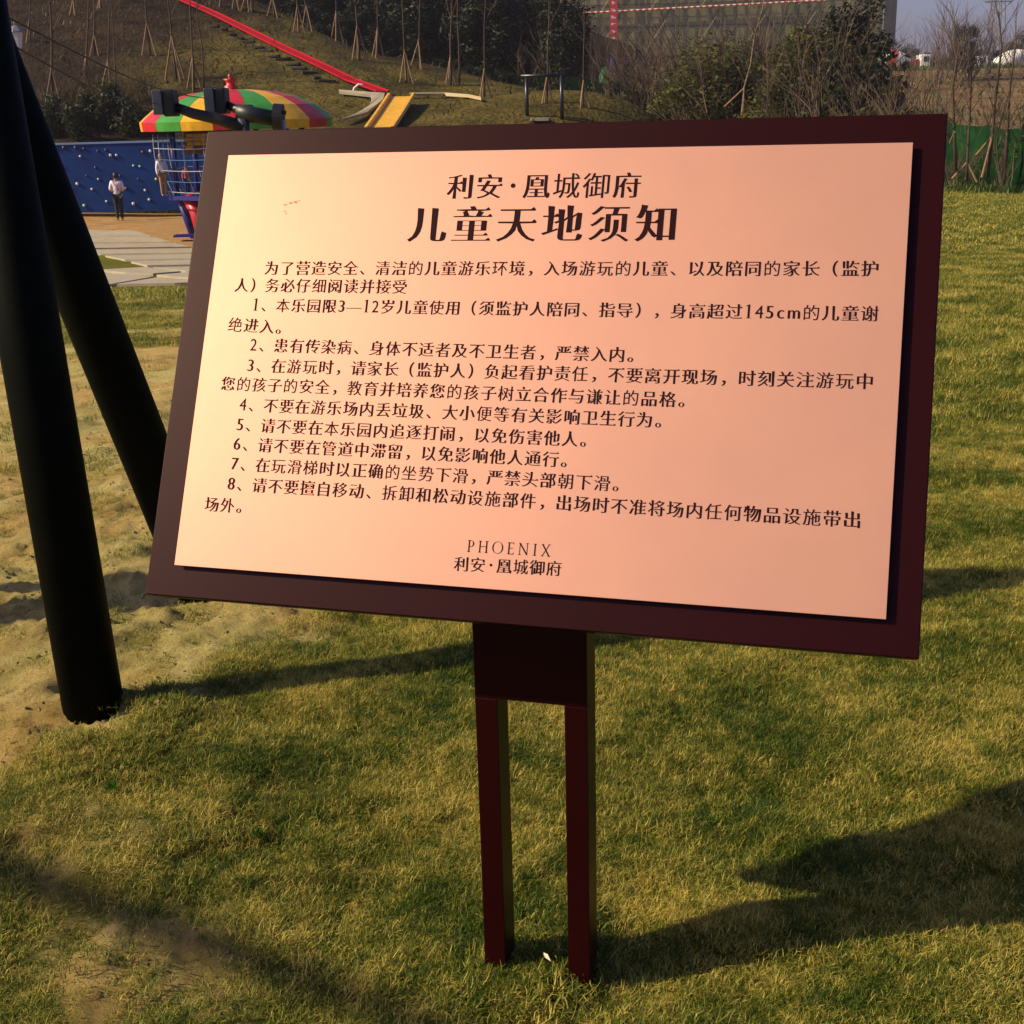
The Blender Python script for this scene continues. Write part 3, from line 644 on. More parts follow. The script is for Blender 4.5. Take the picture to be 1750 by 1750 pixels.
# ------------------------------------------------------------------ staked young trees on the hill
def staked_tree(bx, by, topx, trip, label, trk=3.2, stakes=3, lean_r=None, twin=False, ext=-90, group='young trees propped with stakes'):
    p = hit(bx, by); Yd = p[1]; t = thing('staked_tree', p, label, 'tree', group)
    m_ = mpp(Yd)
    def at(px, py): q = P(px, py, Yd); return q
    slope = (topx-bx)/max(by, 20); r0 = trk*m_/2
    pts = [p-np.array([0, 0, .2])] + [at(bx+slope*(by-yy)+random.uniform(-1.2, 1.2), yy) for yy in np.linspace(by*.8, ext, 6)]
    if ext > -80: pts = pts
    mb = MB(); mb.tube(pts, list(np.linspace(r0*1.1, r0*.45, len(pts))), 6)
    if twin:
        off = np.array([.35, .2, 0]); mb.tube([q+off*(1 if i < 3 else .7) for i, q in enumerate(pts)], list(np.linspace(r0, r0*.4, len(pts))), 6)
    mb.build('trunk', BARK, t, p, smooth=True)
    r = random.Random(int(bx*7+by)); mb = MB()
    for k in range(9):
        i = r.randint(3, len(pts)-1); a = r.uniform(0, 2*PI); d = np.array([math.cos(a)*.6, math.sin(a)*.6, 1]); d /= np.linalg.norm(d); branches(mb, pts[i], d, 1.3, r0*.3, 1, r, 3, .5, 3)
    mb.build('twigs', TWIG, t, p)
    hgt = trip*m_; hgt *= .8 if bx < 340 else 1.; R_ = hgt*.27; a0 = r.uniform(0, 2*PI); apx = pts[0]+np.array([0, 0, .2])+ (pts[2]-pts[0])*min(1, hgt/max(.1, (pts[2]-pts[0])[2]))
    for k in range(stakes):
        a = a0+k*2*PI/3; f = p+np.array([R_*math.cos(a), R_*math.sin(a)*.8, 0]); f[2] = surf(f[0], f[1])-.05
        e = apx + (apx-f)*.05; MB().tube([f, e], [.035, .028], 6).build('stake', STAKE, t, p)
    return t
ST = [(92, 200, 86, 95, 'tall young tree with orange-lit stakes, leftmost big one above the blue wall', 4.),
      (50, 72, 52, 38, 'small staked young tree beside the white lamp post', 2.2), (126, 26, 126, 30, 'short pale trunk at the top edge left of the paired trunks', 3.),
      (162, 95, 162, 40, 'thin pale tree trunk standing mid-hill above the climbing wall', 3.), (147, 155, 152, 66, 'propped young tree with yellow weeds round its foot on the hillside', 3.5),
      (184, 140, 187, 40, 'slim tree with two reddish stakes above the climbing wall', 2.6), (200, 202, 190, 60, 'thin tree trunk nearest the hedge behind the blue wall', 2.2),
      (256, 95, 249, 62, 'dark leaning trunk with a pale bark foot right of the cable', 3.2), (302, 135, 288, 88, 'dark leaning tree with a long propping stake behind the round canopy', 3.4),
      (331, 152, 325, 60, 'double dark trunk just left of the canopy finial', 3.), (170, 14, 171, 20, 'short trunk foot at the top edge above the paired stakes', 2.4),
      (378, 11, 378, 16, 'young tree foot right of the top of the red slide', 2.), (404, 16, 402, 26, 'dark young trunk on the ridge right of the red slide top', 3.),
      (419, 19, 421, 30, 'young tree on the ridge with two splayed pale stakes', 2.4), (433, 19, 432, 30, 'second ridge tree, its stakes crossing its neighbour', 2.4),
      (468, 29, 465, 40, 'thick orange-lit propped trunk on the upper ridge', 4.), (511, 56, 508, 42, 'ridge tree with one bright upright stake against the dark wood', 2.4),
      (528, 52, 520, 38, 'ridge tree with a leaning pale stake against the dark wood', 2.4), (576, 71, 575, 44, 'young tree left of the mossy green slope in the wood', 2.4),
      (614, 103, 607, 55, 'thick young tree with four clustered stakes at the edge of the wood', 4.), (645, 98, 644, 42, 'young tree whose wide tripod stands on the bare ridge', 2.6),
      (695, 141, 686, 48, 'slender tree with a single bright stake on the brown slope', 2.8), (713, 117, 719, 42, 'tree with clustered stakes just behind the single bright stake', 2.8),
      (770, 146, 771, 44, 'twin reddish trunks sharing one tripod on the ridge', 4.), (828, 166, 829, 42, 'tall straight trunk with a neat tripod right of the yellow slide', 3.),
      (934, 176, 938, 40, 'propped tree behind the black bar frame', 3.), (997, 181, 999, 38, 'low tripod and thin tree on the grass right of the black bar frame', 2.4)]
for q in ST: staked_tree(q[0], q[1], q[2], q[3], q[4], q[5], 4 if 'four' in q[4] else 3, twin='twin' in q[4] or 'double' in q[4])

# dark wood behind the ridge
for k in range(46):
    px = 400 + k*12.5 + random.uniform(-6, 6); ridge = np.interp(px, [400, 430, 500, 600, 700, 800, 900, 960], [0, 2, 32, 80, 113, 132, 154, 165])
    Yd = float(np.interp(px, [400, 960], [86, 70])) + random.uniform(-3, 6)
    p = P(px, ridge, Yd); p[2] = surf(p[0], p[1]); p[2] -= .3
    leafy_tree(p, random.uniform(6.5, 9.5), CR, 'dark evergreen tree in the dense wood behind the grassy ridge', 'dark evergreens behind the ridge', random.uniform(.9, 1.3))
for k in range(34):
    px = 420 + k*17 + random.uniform(-6, 6); ridge = np.interp(px, [400, 430, 500, 600, 700, 800, 900, 960], [0, 2, 32, 80, 113, 132, 154, 165])
    Yd = float(np.interp(px, [400, 960], [82, 68])) + random.uniform(-1, 1)
    p = P(px, ridge-2, Yd); p[2] = surf(p[0], p[1])-.3
    t = thing('dark_bush', p, 'low dark bush filling the foot of the wood on the ridge', 'bush', 'dark bushes along the foot of the wood')
    o = bpy.data.objects.new('foliage', random.choice(CR)); C.objects.link(o); o.parent = t; o.scale = (.75, .75, .42); o.rotation_euler = (0, 0, random.uniform(0, 6)); o.location = (0, 0, -.1)
# hedge and undergrowth on the lower hill behind the wall
HB = [leaf_cloud('foliage', leafmat('hedge_leaf', (.010, .016, .004), (.07, .065, .014), (.028, .034, .008), .3, 1.2), 900, .8, .45, .5, .075, 540+k, 12).data for k in range(4)]
for k in range(30):
    px = -60 + k*17 + random.uniform(-5, 5); p = hit(px, random.uniform(214, 238)) if px < 400 else hit(px, 190)
    if px > 250 and px < 560: continue
    t = thing('hedge_bush', p, 'low dark green bush along the top of the blue climbing wall', 'bush', 'bushes behind the blue wall')
    o = bpy.data.objects.new('foliage', random.choice(HB)); C.objects.link(o); o.parent = t; s = random.uniform(.8, 1.2); o.scale = (s, s, s*random.uniform(.8, 1.4)); o.rotation_euler = (0, 0, random.uniform(0, 6))
for k in range(26):
    px = 40+k*8.6+random.uniform(-8, 8); p = hit(px, random.uniform(140, 215)); bare_shrub(p, random.uniform(.8, 1.7), 'tangled brown undergrowth shrub on the hill above the blue wall', 'undergrowth shrubs above the wall', True)
# rough weeds all over the hill
mb = MB(); r = random.Random(9)
for k in range(9000):
    px, py = r.uniform(-100, 1150), r.uniform(-40, 215)
    xh = r.uniform(-26, 6); yh = r.uniform(46, 84)
    zz = 0; mb.v.append((xh, yh, zz)) if False else None
    if yh < float(yfront(xh))+.6: continue
    if k % 3 and xh > -10: continue
    z0 = None
    mb.t.append((xh, yh)); 
wp = np.array(mb.t); wz = hz(wp[:, 0], wp[:, 1]); mb = MB()
for (xh, yh), z0 in zip(wp, wz):
    a = r.uniform(0, PI); d = np.array([math.cos(a), math.sin(a), 0]); hh = r.uniform(.05, .24); ww = r.uniform(.01, .045)
    b0 = np.array([xh, yh, z0-.03]); l_ = np.array([r.gauss(0, .08), r.gauss(0, .08), hh])
    mb.add([b0-d*ww, b0+d*ww, b0+l_+d*ww*.3, b0+l_-d*ww*.5], [(0, 1, 2, 3)], 0, r.random())
tag(mb.build('hill_weeds', leafmat('dry_weed', (.02, .018, .005), (.10, .065, .02), (.05, .04, .010), .3, .3), tint=True), 'dry brown weeds scattered over the slope', 'weeds', kind='stuff')

# ------------------------------------------------------------------ blue climbing wall
BLUE = mat('blue_wall_paint', (.006, .042, .20), .7, spec=.15, var=.3, vscale=1.5, bump=.3, bscale=4)
wb = P(200, 357, 47.); wz0 = wb[2]-.1; wtop = P(200, 245, 47.)[2]
cw = thing('climbing_wall', (-15, 47.15, wz0), 'deep blue climbing wall dotted with pale holds at the foot of the hill', 'climbing wall')
o_ = (-15, 47.15, wz0); mbp = []
xw = -24.
MB().box((-16.3, 47.15, (wz0+wtop)/2), (17.4, .3, wtop-wz0)).build('wall_face', BLUE, cw, o_)
MB().box((-15.8, 47.15, wtop+.03), (16.5, .36, .06)).build('coping', mat('pale_blue_rim', (.16, .25, .42), .6), cw, o_)
HOLD = [mat('pale_green_hold', (.42, .55, .30), .5), mat('white_hold', (.6, .62, .6), .5), mat('yellow_hold', (.6, .52, .1), .5), mat('maroon_hold', (.05, .012, .03), .5)]
HL = [(92, 250, 1), (103, 283, 0), (137, 267, 1), (189, 265, 0), (199, 265, 1), (228, 283, 0), (239, 284, 0), (168, 306, 0), (132, 314, 1), (122, 322, 0), (157, 323, 1), (182, 344, 1), (144, 351, 0), (228, 348, 1),
      (257, 258, 1), (255, 341, 1), (248, 325, 1), (267, 306, 2), (109, 252, 3), (129, 252, 3), (143, 254, 3), (167, 258, 3), (181, 256, 3), (244, 260, 3), (163, 286, 3), (148, 300, 3), (205, 300, 3), (216, 322, 3), (271, 290, 3), (236, 306, 3)]
for px, py, mi in HL:
    q = P(px, py, 47.0); s = random.uniform(.04, .062); h_ = MB().lathe([(0, -.5*s), (s, -.3*s), (s*.9, .4*s), (0, .9*s)], (0, 0, 0), 7).build('climbing_hold', HOLD[mi], cw, (0, 0, 0)); h_.location = (q[0]-o_[0], 46.99-o_[1], q[2]-o_[2]); h_.rotation_euler = (PI/2, random.uniform(0, 6), 0)

# ------------------------------------------------------------------ playhouse with striped canopy
Yc = 39.0; cc = P(406, 212, Yc); gzc = surf(cc[0], cc[1])
RED = mat('red_plastic', (.56, .016, .020), .42, var=.25, vscale=4); YEL = mat('yellow_plastic', (.80, .42, .008), .42, var=.25, vscale=4); GRN = mat('green_plastic', (.05, .30, .03), .42, var=.25, vscale=4)
BLU = mat('blue_steel', (.012, .012, .16), .4); NETM = [mat('white_rope', (.45, .45, .48), .8), mat('light_blue_rope', (.05, .16, .42), .8), mat('yellow_rope', (.5, .42, .08), .8)]
ph = thing('playhouse', (cc[0], Yc, gzc), 'round play tower with red, yellow and green striped canopy and rope netting', 'playhouse'); og = np.array([cc[0], Yc, gzc])
Rr = 162*mpp(Yc)/1.047; zr = P(406, 219, Yc)[2]; zt = P(400, 151, Yc)[2]-.1
NS = 18; cols = [YEL, RED, GRN]
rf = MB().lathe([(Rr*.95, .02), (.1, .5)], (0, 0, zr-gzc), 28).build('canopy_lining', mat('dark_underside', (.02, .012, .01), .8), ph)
order = [0, 1, 2, 0, 1, 2, 0, 1, 0, 2, 1, 0, 2, 1, 0, 2]
for k in range(NS):
    a0 = 2*PI*k/NS-PI+.13; a1 = a0+2*PI/NS*.985; mb = MB(); rows = []
    for (rr, zz) in ((Rr*.99, -.02), (Rr, .22), (Rr*.94, .38), (Rr*.82, .66), (Rr*.65, .90), (Rr*.45, 1.06), (Rr*.22, 1.14), (Rr*.05, 1.16)):
        zz2 = zz if zz < .3 else .22+(zz-.22)*(zt-zr-.22)/.86
        rows.append([(rr*math.cos(a), rr*math.sin(a), zr-gzc+zz2) for a in np.linspace(a0, a1, 4)])
    vs = [q for row in rows for q in row]; fs = [(i*4+j, i*4+j+1, (i+1)*4+j+1, (i+1)*4+j) for i in range(len(rows)-1) for j in range(3)]
    o = mb.add(vs, fs).build('canopy_panel', cols[k % 3], ph); sl = o.modifiers.new('thick', 'SOLIDIFY'); sl.thickness = .04; sl.offset = -1
zf = P(397, 125, Yc)[2]-gzc
MB().lathe([(.2, zt-gzc-.02), (.2, zt-gzc+.16), (.13, zt-gzc+.2), (.13, zt-gzc+.3), (.22, zt-gzc+.36), (.1, zf-.25), (.05, zf-.12), (.07, zf-.07), (.0, zf)], (-.1, 0, 0), 14).build('finial', RED, ph, smooth=True)
zfl = P(300, 337, Yc-1.6)[2]-gzc; rp = 1.95
angs = [math.radians(180+25+60*k) for k in range(6)]
for i, a in enumerate(angs):
    MB().tube([(rp*math.cos(a), rp*math.sin(a), zfl-.1), (rp*math.cos(a)*.98, rp*math.sin(a)*.98, zr-gzc+.15)], .085, 10).build('post', BLU, ph, smooth=True)
    MB().tube([(rp*.93*math.cos(a), rp*.93*math.sin(a), zfl-.1), (rp*.80*math.cos(a), rp*.80*math.sin(a), -.1)], [.17, .11], 10).build('leg', BLU, ph, smooth=True)
    MB().tube([(rp*1.1*math.cos(a+.3), rp*1.1*math.sin(a+.3), zfl-.08), (rp*.86*math.cos(a), rp*.86*math.sin(a), zfl*.42)], .028, 6).build('brace', mat('dark_brace', (.01, .01, .03), .5), ph)
mb = MB(); hexa = [(rp*1.12*math.cos(a), rp*1.12*math.sin(a)) for a in angs]; mb.add([(x_, y_, zfl-.12) for x_, y_ in hexa]+[(x_, y_, zfl) for x_, y_ in hexa], [tuple(range(6))[::-1], tuple(range(6, 12))]+[(i, (i+1) % 6, (i+1) % 6+6, i+6) for i in range(6)])
mb.build('deck', BLU, ph)
ztn = zr-gzc-.1
def netp(t, z):                                            # bulging net round the hexagon
    i = int(t) % 6; f = t-int(t); a, b = angs[i], angs[(i+1) % 6]; x_ = math.cos(a)*(1-f)+math.cos(b)*f; y_ = math.sin(a)*(1-f)+math.sin(b)*f
    k = (z-zfl)/(ztn-zfl); R2 = rp*(1.10+.16*k + .07*math.sin(PI*k)); return (x_*R2, y_*R2, z + .03*math.sin(f*PI)*-1)
for j in range(6):
    z = zfl+.12+(ztn-zfl-.2)*j/5; MB().tube([netp(t, z) for t in np.linspace(0, 5.999, 49)], .010, 4).build('net_rope', NETM[j % 2], ph)
for j in range(36):
    t = j/6.; MB().tube([netp(t, z) for z in np.linspace(zfl, ztn, 7)], .009, 4).build('net_rope', NETM[(0, 1, 1, 2, 1, 0)[j % 6]], ph)
# castle panel and inner slide seen through the net
cx0 = P(320, 250, Yc)[0]-cc[0]; mb = MB(); w2 = 1.3; zb_, zc_ = zfl+1.2, ztn-.05
for i in range(6):
    for j in range(4):
        if 1 <= i <= 3 and j == 0: continue
        MB().box((cx0+.11+i*.22+(.05 if j % 2 else 0), -.2, zb_+.1+j*(zc_-zb_)/4), (.205, .1, (zc_-zb_)/4-.02)).build('castle_block', YEL, ph)
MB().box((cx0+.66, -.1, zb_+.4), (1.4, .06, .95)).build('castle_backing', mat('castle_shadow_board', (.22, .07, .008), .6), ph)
MB().box((cx0+.95, -.3, zfl+.7), (.55, .05, 1.3)).build('green_panel', GRN, ph)
MB().tube([(cx0+.1, -.9, zfl-.05), (cx0+.35, -1.1, zfl*.6), (cx0+.5, -1.3, .15)], [.2, .2, .2], 12).build('red_tube', RED, ph, smooth=True)
MB().box((cx0+.2, -1.3, .12), (1.0, .4, .06)).build('base_step', BLU, ph)

# ------------------------------------------------------------------ people
SKIN = mat('skin', (.35, .18, .12), .6)
def skinned(name, vs, es, rad, mt, parent, loc=(0, 0, 0), sub=1):
    me = bpy.data.meshes.new(name); me.from_pydata(vs, es, []); o = bpy.data.objects.new(name, me); C.objects.link(o)
    sk = o.modifiers.new('skin', 'SKIN'); ly = me.skin_vertices[0].data if me.skin_vertices else None
    if ly is None: return o
    for i, r_ in enumerate(rad): ly[i].radius = (r_, r_) if not hasattr(r_, '__len__') else r_
    ly[0].use_root = True; sb = o.modifiers.new('sub', 'SUBSURF'); sb.levels = sb.render_levels = sub
    d = bpy.context.evaluated_depsgraph_get(); m2 = bpy.data.meshes.new_from_object(o.evaluated_get(d)); bpy.data.objects.remove(o)
    m2.materials.clear(); m2.materials.append(mt); m2.polygons.foreach_set('use_smooth', [True]*len(m2.polygons)); o = bpy.data.objects.new(name, m2); C.objects.link(o); o.parent = parent; o.location = loc; return o
def ensure_skin(name, vs, es, rad, mt, parent, sub=1):
    # adding the modifier through data API creates the skin layer only in edit ops; build it here
    me = bpy.data.meshes.new(name); me.from_pydata(vs, es, []); o = bpy.data.objects.new(name, me); C.objects.link(o)
    bpy.context.view_layer.objects.active = o; o.select_set(True)
    bpy.ops.object.modifier_add(type='SKIN')
    ly = me.skin_vertices[0].data
    for i, r_ in enumerate(rad): ly[i].radius = (r_, r_) if not hasattr(r_, '__len__') else r_
    ly[0].use_root = True; sb = o.modifiers.new('sub', 'SUBSURF'); sb.levels = sb.render_levels = sub
    d = bpy.context.evaluated_depsgraph_get(); m2 = bpy.data.meshes.new_from_object(o.evaluated_get(d)); bpy.data.objects.remove(o)
    m2.materials.clear(); m2.materials.append(mt); m2.polygons.foreach_set('use_smooth', [True]*len(m2.polygons)); o = bpy.data.objects.new(name, m2); C.objects.link(o); o.parent = parent; return o
def person(loc, h, rz, label, shirt, trousers, hairm, strap=None, cat='person', arms='front'):
    s = h/1.7; t = thing('person', loc, label, cat); t.rotation_euler = (0, 0, rz); t.scale = (s, s, s)
    J = {'pel': (0, 0, .93), 'spi': (0, 0, 1.12), 'che': (0, .01, 1.32), 'nek': (0, .0, 1.46), 'hd0': (0, -.01, 1.55), 'hd1': (0, -.01, 1.66)}
    for sx, nm in ((-1, 'l'), (1, 'r')):
        J.update({'hip'+nm: (sx*.09, 0, .88), 'kne'+nm: (sx*.085, -.02, .48), 'ank'+nm: (sx*.08, .02, .08), 'toe'+nm: (sx*.09, -.13, .03), 'sho'+nm: (sx*.17, .0, 1.40),
                  'elb'+nm: (sx*.24, .03, 1.14), 'wri'+nm: (sx*.12, -.2, 1.08), 'han'+nm: (sx*.05, -.26, 1.10)})
        if arms == 'down': J.update({'elb'+nm: (sx*.22, .0, 1.12), 'wri'+nm: (sx*.22, -.06, .9), 'han'+nm: (sx*.21, -.08, .82)})
        for f in range(4):
            b_ = np.array(J['han'+nm]); w_ = np.array(J['wri'+nm]); dd = (b_-w_)/np.linalg.norm(b_-w_); J['f%d%s' % (f, nm)] = tuple(b_+dd*(.05+.01*(f in (1, 2)))+np.array([.0, .0, (f-1.5)*.017]))
        J['th'+nm] = tuple(np.array(J['wri'+nm])*.5+np.array(J['han'+nm])*.5+np.array([0, -.02, .045]))
    R = dict(pel=.14, spi=.125, che=.14, nek=.055, hd0=.085, hd1=.09)
    for nm in 'lr':
        R.update({'hip'+nm: .095, 'kne'+nm: .06, 'ank'+nm: .042, 'toe'+nm: .04, 'sho'+nm: .065, 'elb'+nm: .044, 'wri'+nm: .03, 'han'+nm: .035, 'th'+nm: .011})
        for f in range(4): R['f%d%s' % (f, nm)] = .009
    names = list(J); E_ = [('pel', 'spi'), ('spi', 'che'), ('che', 'nek'), ('nek', 'hd0'), ('hd0', 'hd1')]
    for nm in 'lr':
        E_ += [('pel', 'hip'+nm), ('hip'+nm, 'kne'+nm), ('kne'+nm, 'ank'+nm), ('ank'+nm, 'toe'+nm), ('che', 'sho'+nm), ('sho'+nm, 'elb'+nm), ('elb'+nm, 'wri'+nm), ('wri'+nm, 'han'+nm), ('wri'+nm, 'th'+nm)]
        E_ += [('han'+nm, 'f%d%s' % (f, nm)) for f in range(4)]
    ensure_skin('body', [J[q] for q in names], [(names.index(a), names.index(b)) for a, b in E_], [R[q] for q in names], SKIN, t)
    def sub(nm_, keys, edges, grow, mt):
        ensure_skin(nm_, [J[q] for q in keys], [(keys.index(a), keys.index(b)) for a, b in edges], [R[q]+grow for q in keys], mt, t)
    J['hem'] = (0, 0, .86); R['hem'] = .15
    k1 = ['hem', 'spi', 'che', 'shol', 'elbl', 'wril', 'shor', 'elbr', 'wrir']
    sub('shirt', k1, [('hem', 'spi'), ('spi', 'che'), ('che', 'shol'), ('shol', 'elbl'), ('elbl', 'wril'), ('che', 'shor'), ('shor', 'elbr'), ('elbr', 'wrir')], .018, shirt)
    k2 = ['pel', 'hipl', 'knel', 'ankl', 'hipr', 'kner', 'ankr']
    sub('trousers', k2, [('pel', 'hipl'), ('hipl', 'knel'), ('knel', 'ankl'), ('pel', 'hipr'), ('hipr', 'kner'), ('kner', 'ankr')], .014, trousers)
    MB().lathe([(0, .115), (.05, .105), (.085, .06), (.097, 0), (.092, -.07), (.055, -.11)], (0, .018, 1.64), 12).build('hair', hairm, t, smooth=True)
    MB().lathe([(.012, -.02), (.016, 0), (.01, .02)], (0, -.105, 1.60), 6).build('nose', SKIN, t)
    if strap:
        mb = MB(); mb.tube([(-.11, .12, 1.45), (0, .175, 1.22), (.12, .15, 1.06)], .013, 5); mb.tube([(.11, .12, 1.45), (0, .18, 1.22), (-.12, .15, 1.06)], .013, 5); mb.tube([(0, .19, 1.22), (-.02, .19, 1.08)], .02, 5); mb.build('apron_strap', strap, t)
    return t
WHITE = mat('white_cotton', (.72, .70, .76), .8, bump=.1, bscale=20); BLK = mat('black_cotton', (.008, .008, .012), .8); HAIR = mat('black_hair', (.008, .006, .008), .5)
pp = P(204, 361, 45.6); pp[2] = float(gz(pp[0], 45.6, True)); person(pp, 76*mpp(pp[1])*1.0, PI+.25, 'person in white top with crossed pink straps and black trousers facing the blue wall', WHITE, BLK, HAIR, mat('pink_strap', (.42, .16, .2), .7))
pc_ = P(281, 333, Yc-1.0); person((pc_[0], Yc-1.0, gzc+zfl), 1.16, .6, 'child in a white top and tan trousers standing behind the rope netting', WHITE, mat('tan_cotton', (.33, .19, .08), .8), mat('fair_hair', (.35, .2, .1), .6), arms='down')
pc_ = P(316, 333, Yc-1.0); person((pc_[0], Yc-.6, gzc+zfl), .82, .2, 'small child in pink crouched behind the netting beside the yellow castle panel', mat('pink_cotton', (.4, .08, .12), .8), mat('navy_cotton', (.02, .02, .08), .8), HAIR, arms='down')

# ------------------------------------------------------------------ paved path (slabs set in the grass)
SLAB = mat('pale_concrete', (.40, .335, .22), .85, var=.22, vscale=3., bump=.15, bscale=30)
pathroot = bpy.data.objects.new('paved_path', None); C.objects.link(pathroot); tag(pathroot, kind='structure')
def slab(pxs, thick=.08, name='paving_slab'):
    ps = [hit(*q) for q in pxs]; mb = MB(); n = len(ps); top = [p+np.array([0, 0, .042]) for p in ps]
    mb.add([p-np.array([0, 0, .25]) for p in top]+top, [tuple(range(n))[::-1], tuple(range(n, 2*n))]+[(i, (i+1) % n, (i+1) % n+n, i+n) for i in range(n)])
    return mb.build(name, SLAB, pathroot)
rows = [(400, 408), (409, 415), (416, 422), (423, 430)]
LE = lambda y: np.interp(y, [397, 432], [40, 60]);
def bar_(yl, yr, t): pass
for q in ([(40, 396), (228, 396), (258, 405), (40, 406)], [(40, 408), (264, 407), (292, 415.5), (40, 418)], [(40, 420), (298, 417.5), (326, 424), (120, 427), (40, 427)],
          [(110, 430), (332, 426.5), (365, 433.5), (172, 436.5)], [(180, 439.5), (372, 436.5), (392, 443.5), (214, 447)], [(224, 450), (400, 446), (420, 454), (252, 457)],
          [(262, 460.5), (415, 457), (430, 468), (318, 466.5)], [(168, 464.5), (250, 460), (309, 467.5), (262, 471.5), (216, 470)], [(268, 473.5), (318, 469.5), (430, 471.5), (420, 481), (330, 479.5)],
          [(140, 468), (210, 472.5), (262, 477), (184, 491), (140, 493)], [(270, 478), (322, 482), (420, 484), (300, 488), (200, 490)]): slab(q)

# ------------------------------------------------------------------ slides, path on the mound, bar frame, lamp
def trough(name, pts, wd, wall, m_, label, cat, thick=.03):
    mid = [np.array(p, float) for p in pts]; t = thing(name, mid[-1], label, cat); mb = MB(); ed = MB(); L1 = []; 
    for i, p in enumerate(mid):
        d = mid[min(i+1, len(mid)-1)]-mid[max(i-1, 0)]; d[2] = 0; d /= np.linalg.norm(d); s_ = np.array([-d[1], d[0], 0]); L1.append((p-s_*wd/2, p+s_*wd/2, s_))
    vs = [q for a, b, s_ in L1 for q in (a, b)]; mb.add(vs, [(2*i, 2*i+1, 2*i+3, 2*i+2) for i in range(len(mid)-1)]); o = mb.build('chute', m_, t, mid[-1]); sl = o.modifiers.new('t', 'SOLIDIFY'); sl.thickness = thick
    for sd_ in (0, 1): MB().tube([q[sd_]+np.array([0, 0, wall*.5]) for q in L1], wall*.6, 6).build('side_rail', m_, t, mid[-1])
    return t
rs = []
for q in ((270, -20), (310, 3), (370, 30), (430, 60), (490, 90), (550, 118), (600, 143), (655, 163)):
    p = hit(*q); p[2] += .12; rs.append(p)
trough('red_slide', rs, .52, .07, mat('deep_red_plastic', (.36, .006, .014), .75, spec=.1), 'very long straight red slide running down the grassy hill', 'slide')
ys_ = [P(686, 166, 51.), P(676, 182, 49.8), P(663, 202, 48.2), P(648, 224, 46.6)]
trough('yellow_slide', ys_, .95, .16, YEL, 'wide short yellow slide at the edge of the mound', 'slide')
def sheet(name, pxs, m_, lift=.03, kind='structure'):
    ps = [hit(*q) + np.array([0, 0, lift]) for q in pxs]; n = len(ps)//2; mb = MB(); mb.add(ps, [(2*i, 2*i+1, 2*i+3, 2*i+2) for i in range(n-1)]); o = mb.build(name, m_); tag(o, kind=kind); sl = o.modifiers.new('t', 'SOLIDIFY'); sl.thickness = .1; sl.offset = -.6; return o
sheet('mound_path', [(580, 163), (580, 166), (630, 167), (634, 172), (650, 168), (636, 180), (658, 169), (632, 188), (655, 180), (622, 197), (640, 192), (606, 206), (628, 202), (585, 214)], SLAB, .2)
sheet('mound_edging', [(700, 166.5), (700, 168), (760, 166), (760, 167.6), (800, 169), (800, 170.5), (822, 174), (822, 175.5)], mat('pale_edging', (.5, .38, .2), .8), .16)
arch = thing('slide_support', hit(606, 162), 'curved white support under the lower end of the red slide', 'support'); q0 = hit(604, 162)
MB().tube([hit(602, 162), hit(602, 162)+[.1, 0, .25], hit(602, 162)+[.28, 0, .38], hit(602, 162)+[.42, 0, .35]], .05, 6).build('arch_tube', mat('white_paint', (.7, .62, .5), .5), arch, hit(606, 162))
pv = thing('stepping_slab', hit(922, 206), 'single pale paving slab in front of the black bar frame', 'slab'); q = hit(922, 206); MB().box(q+[0, 0, .04], (.62, 1.0, .1)).build('slab_top', SLAB, pv, q)
BLKP = mat('black_steel', (.008, .01, .012), .35)
bf = hit(901, 198); bf2 = hit(960, 200); bf2[1] = bf[1]; zb2 = P(930, 129, bf[1])[2]
fr_ = thing('bar_frame', bf, 'black goal-like bar frame of two posts and a crossbar on the grass', 'bar frame')
MB().tube([bf-[0, 0, .3], (bf[0], bf[1], zb2)], .07, 10).build('post', BLKP, fr_, bf, smooth=True); MB().tube([bf2-[0, 0, .3], (bf2[0], bf2[1], zb2)], .07, 10).build('post', BLKP, fr_, bf, smooth=True)
MB().tube([(P(890, 129, bf[1])[0], bf[1], zb2), (P(972, 127, bf[1])[0], bf[1], zb2)], .06, 10).build('crossbar', BLKP, fr_, bf, smooth=True)
lp = P(33, 100, 44.); lpz = surf(lp[0], lp[1])
lamp = thing('lamp_post', (lp[0], lp[1], lpz), 'white lantern on a post half hidden by the black swing pole', 'lamp post'); lo_ = (lp[0], lp[1], lpz); LW = mat('weathered_white', (.5, .5, .52), .5)
zl = lambda py: P(33, py, 44.)[2]-lpz
MB().tube([(0, 0, -.2), (0, 0, zl(82))], [.07, .05], 10).build('pole', LW, lamp, smooth=True)
MB().lathe([(.1, zl(84)), (.13, zl(82)), (.22, zl(56)), (.22, zl(55))], n=6).build('lantern', mat('milk_glass', (.55, .56, .6), .3), lamp)
MB().lathe([(.30, zl(55)), (.28, zl(53)), (.12, zl(45)), (.03, zl(43)), (.05, zl(38)), (0, zl(35))], n=8).build('cap', mat('grey_cap', (.16, .17, .2), .4), lamp)
for k in range(14):
    t = k/13.; px, py = 368+t*190, 46+t*95; p = hit(px+random.uniform(-3, 3), py+random.uniform(-2, 2)); 
    t_ = tag(MB().box((0, 0, 0), (random.uniform(.3, .75), random.uniform(.2, .35), .12)).build('stone_step', mat('dark_step_stone', (.04, .032, .022), .9, var=.5, vscale=6), bevel=.03), 'rough dark stone step in the flight beside the red slide', 'step', 'steps beside the red slide'); t_.location = tuple(p+[0, 0, .04]); t_.rotation_euler = (random.uniform(-.1, .1), random.uniform(-.1, .1), random.uniform(-.4, .4))

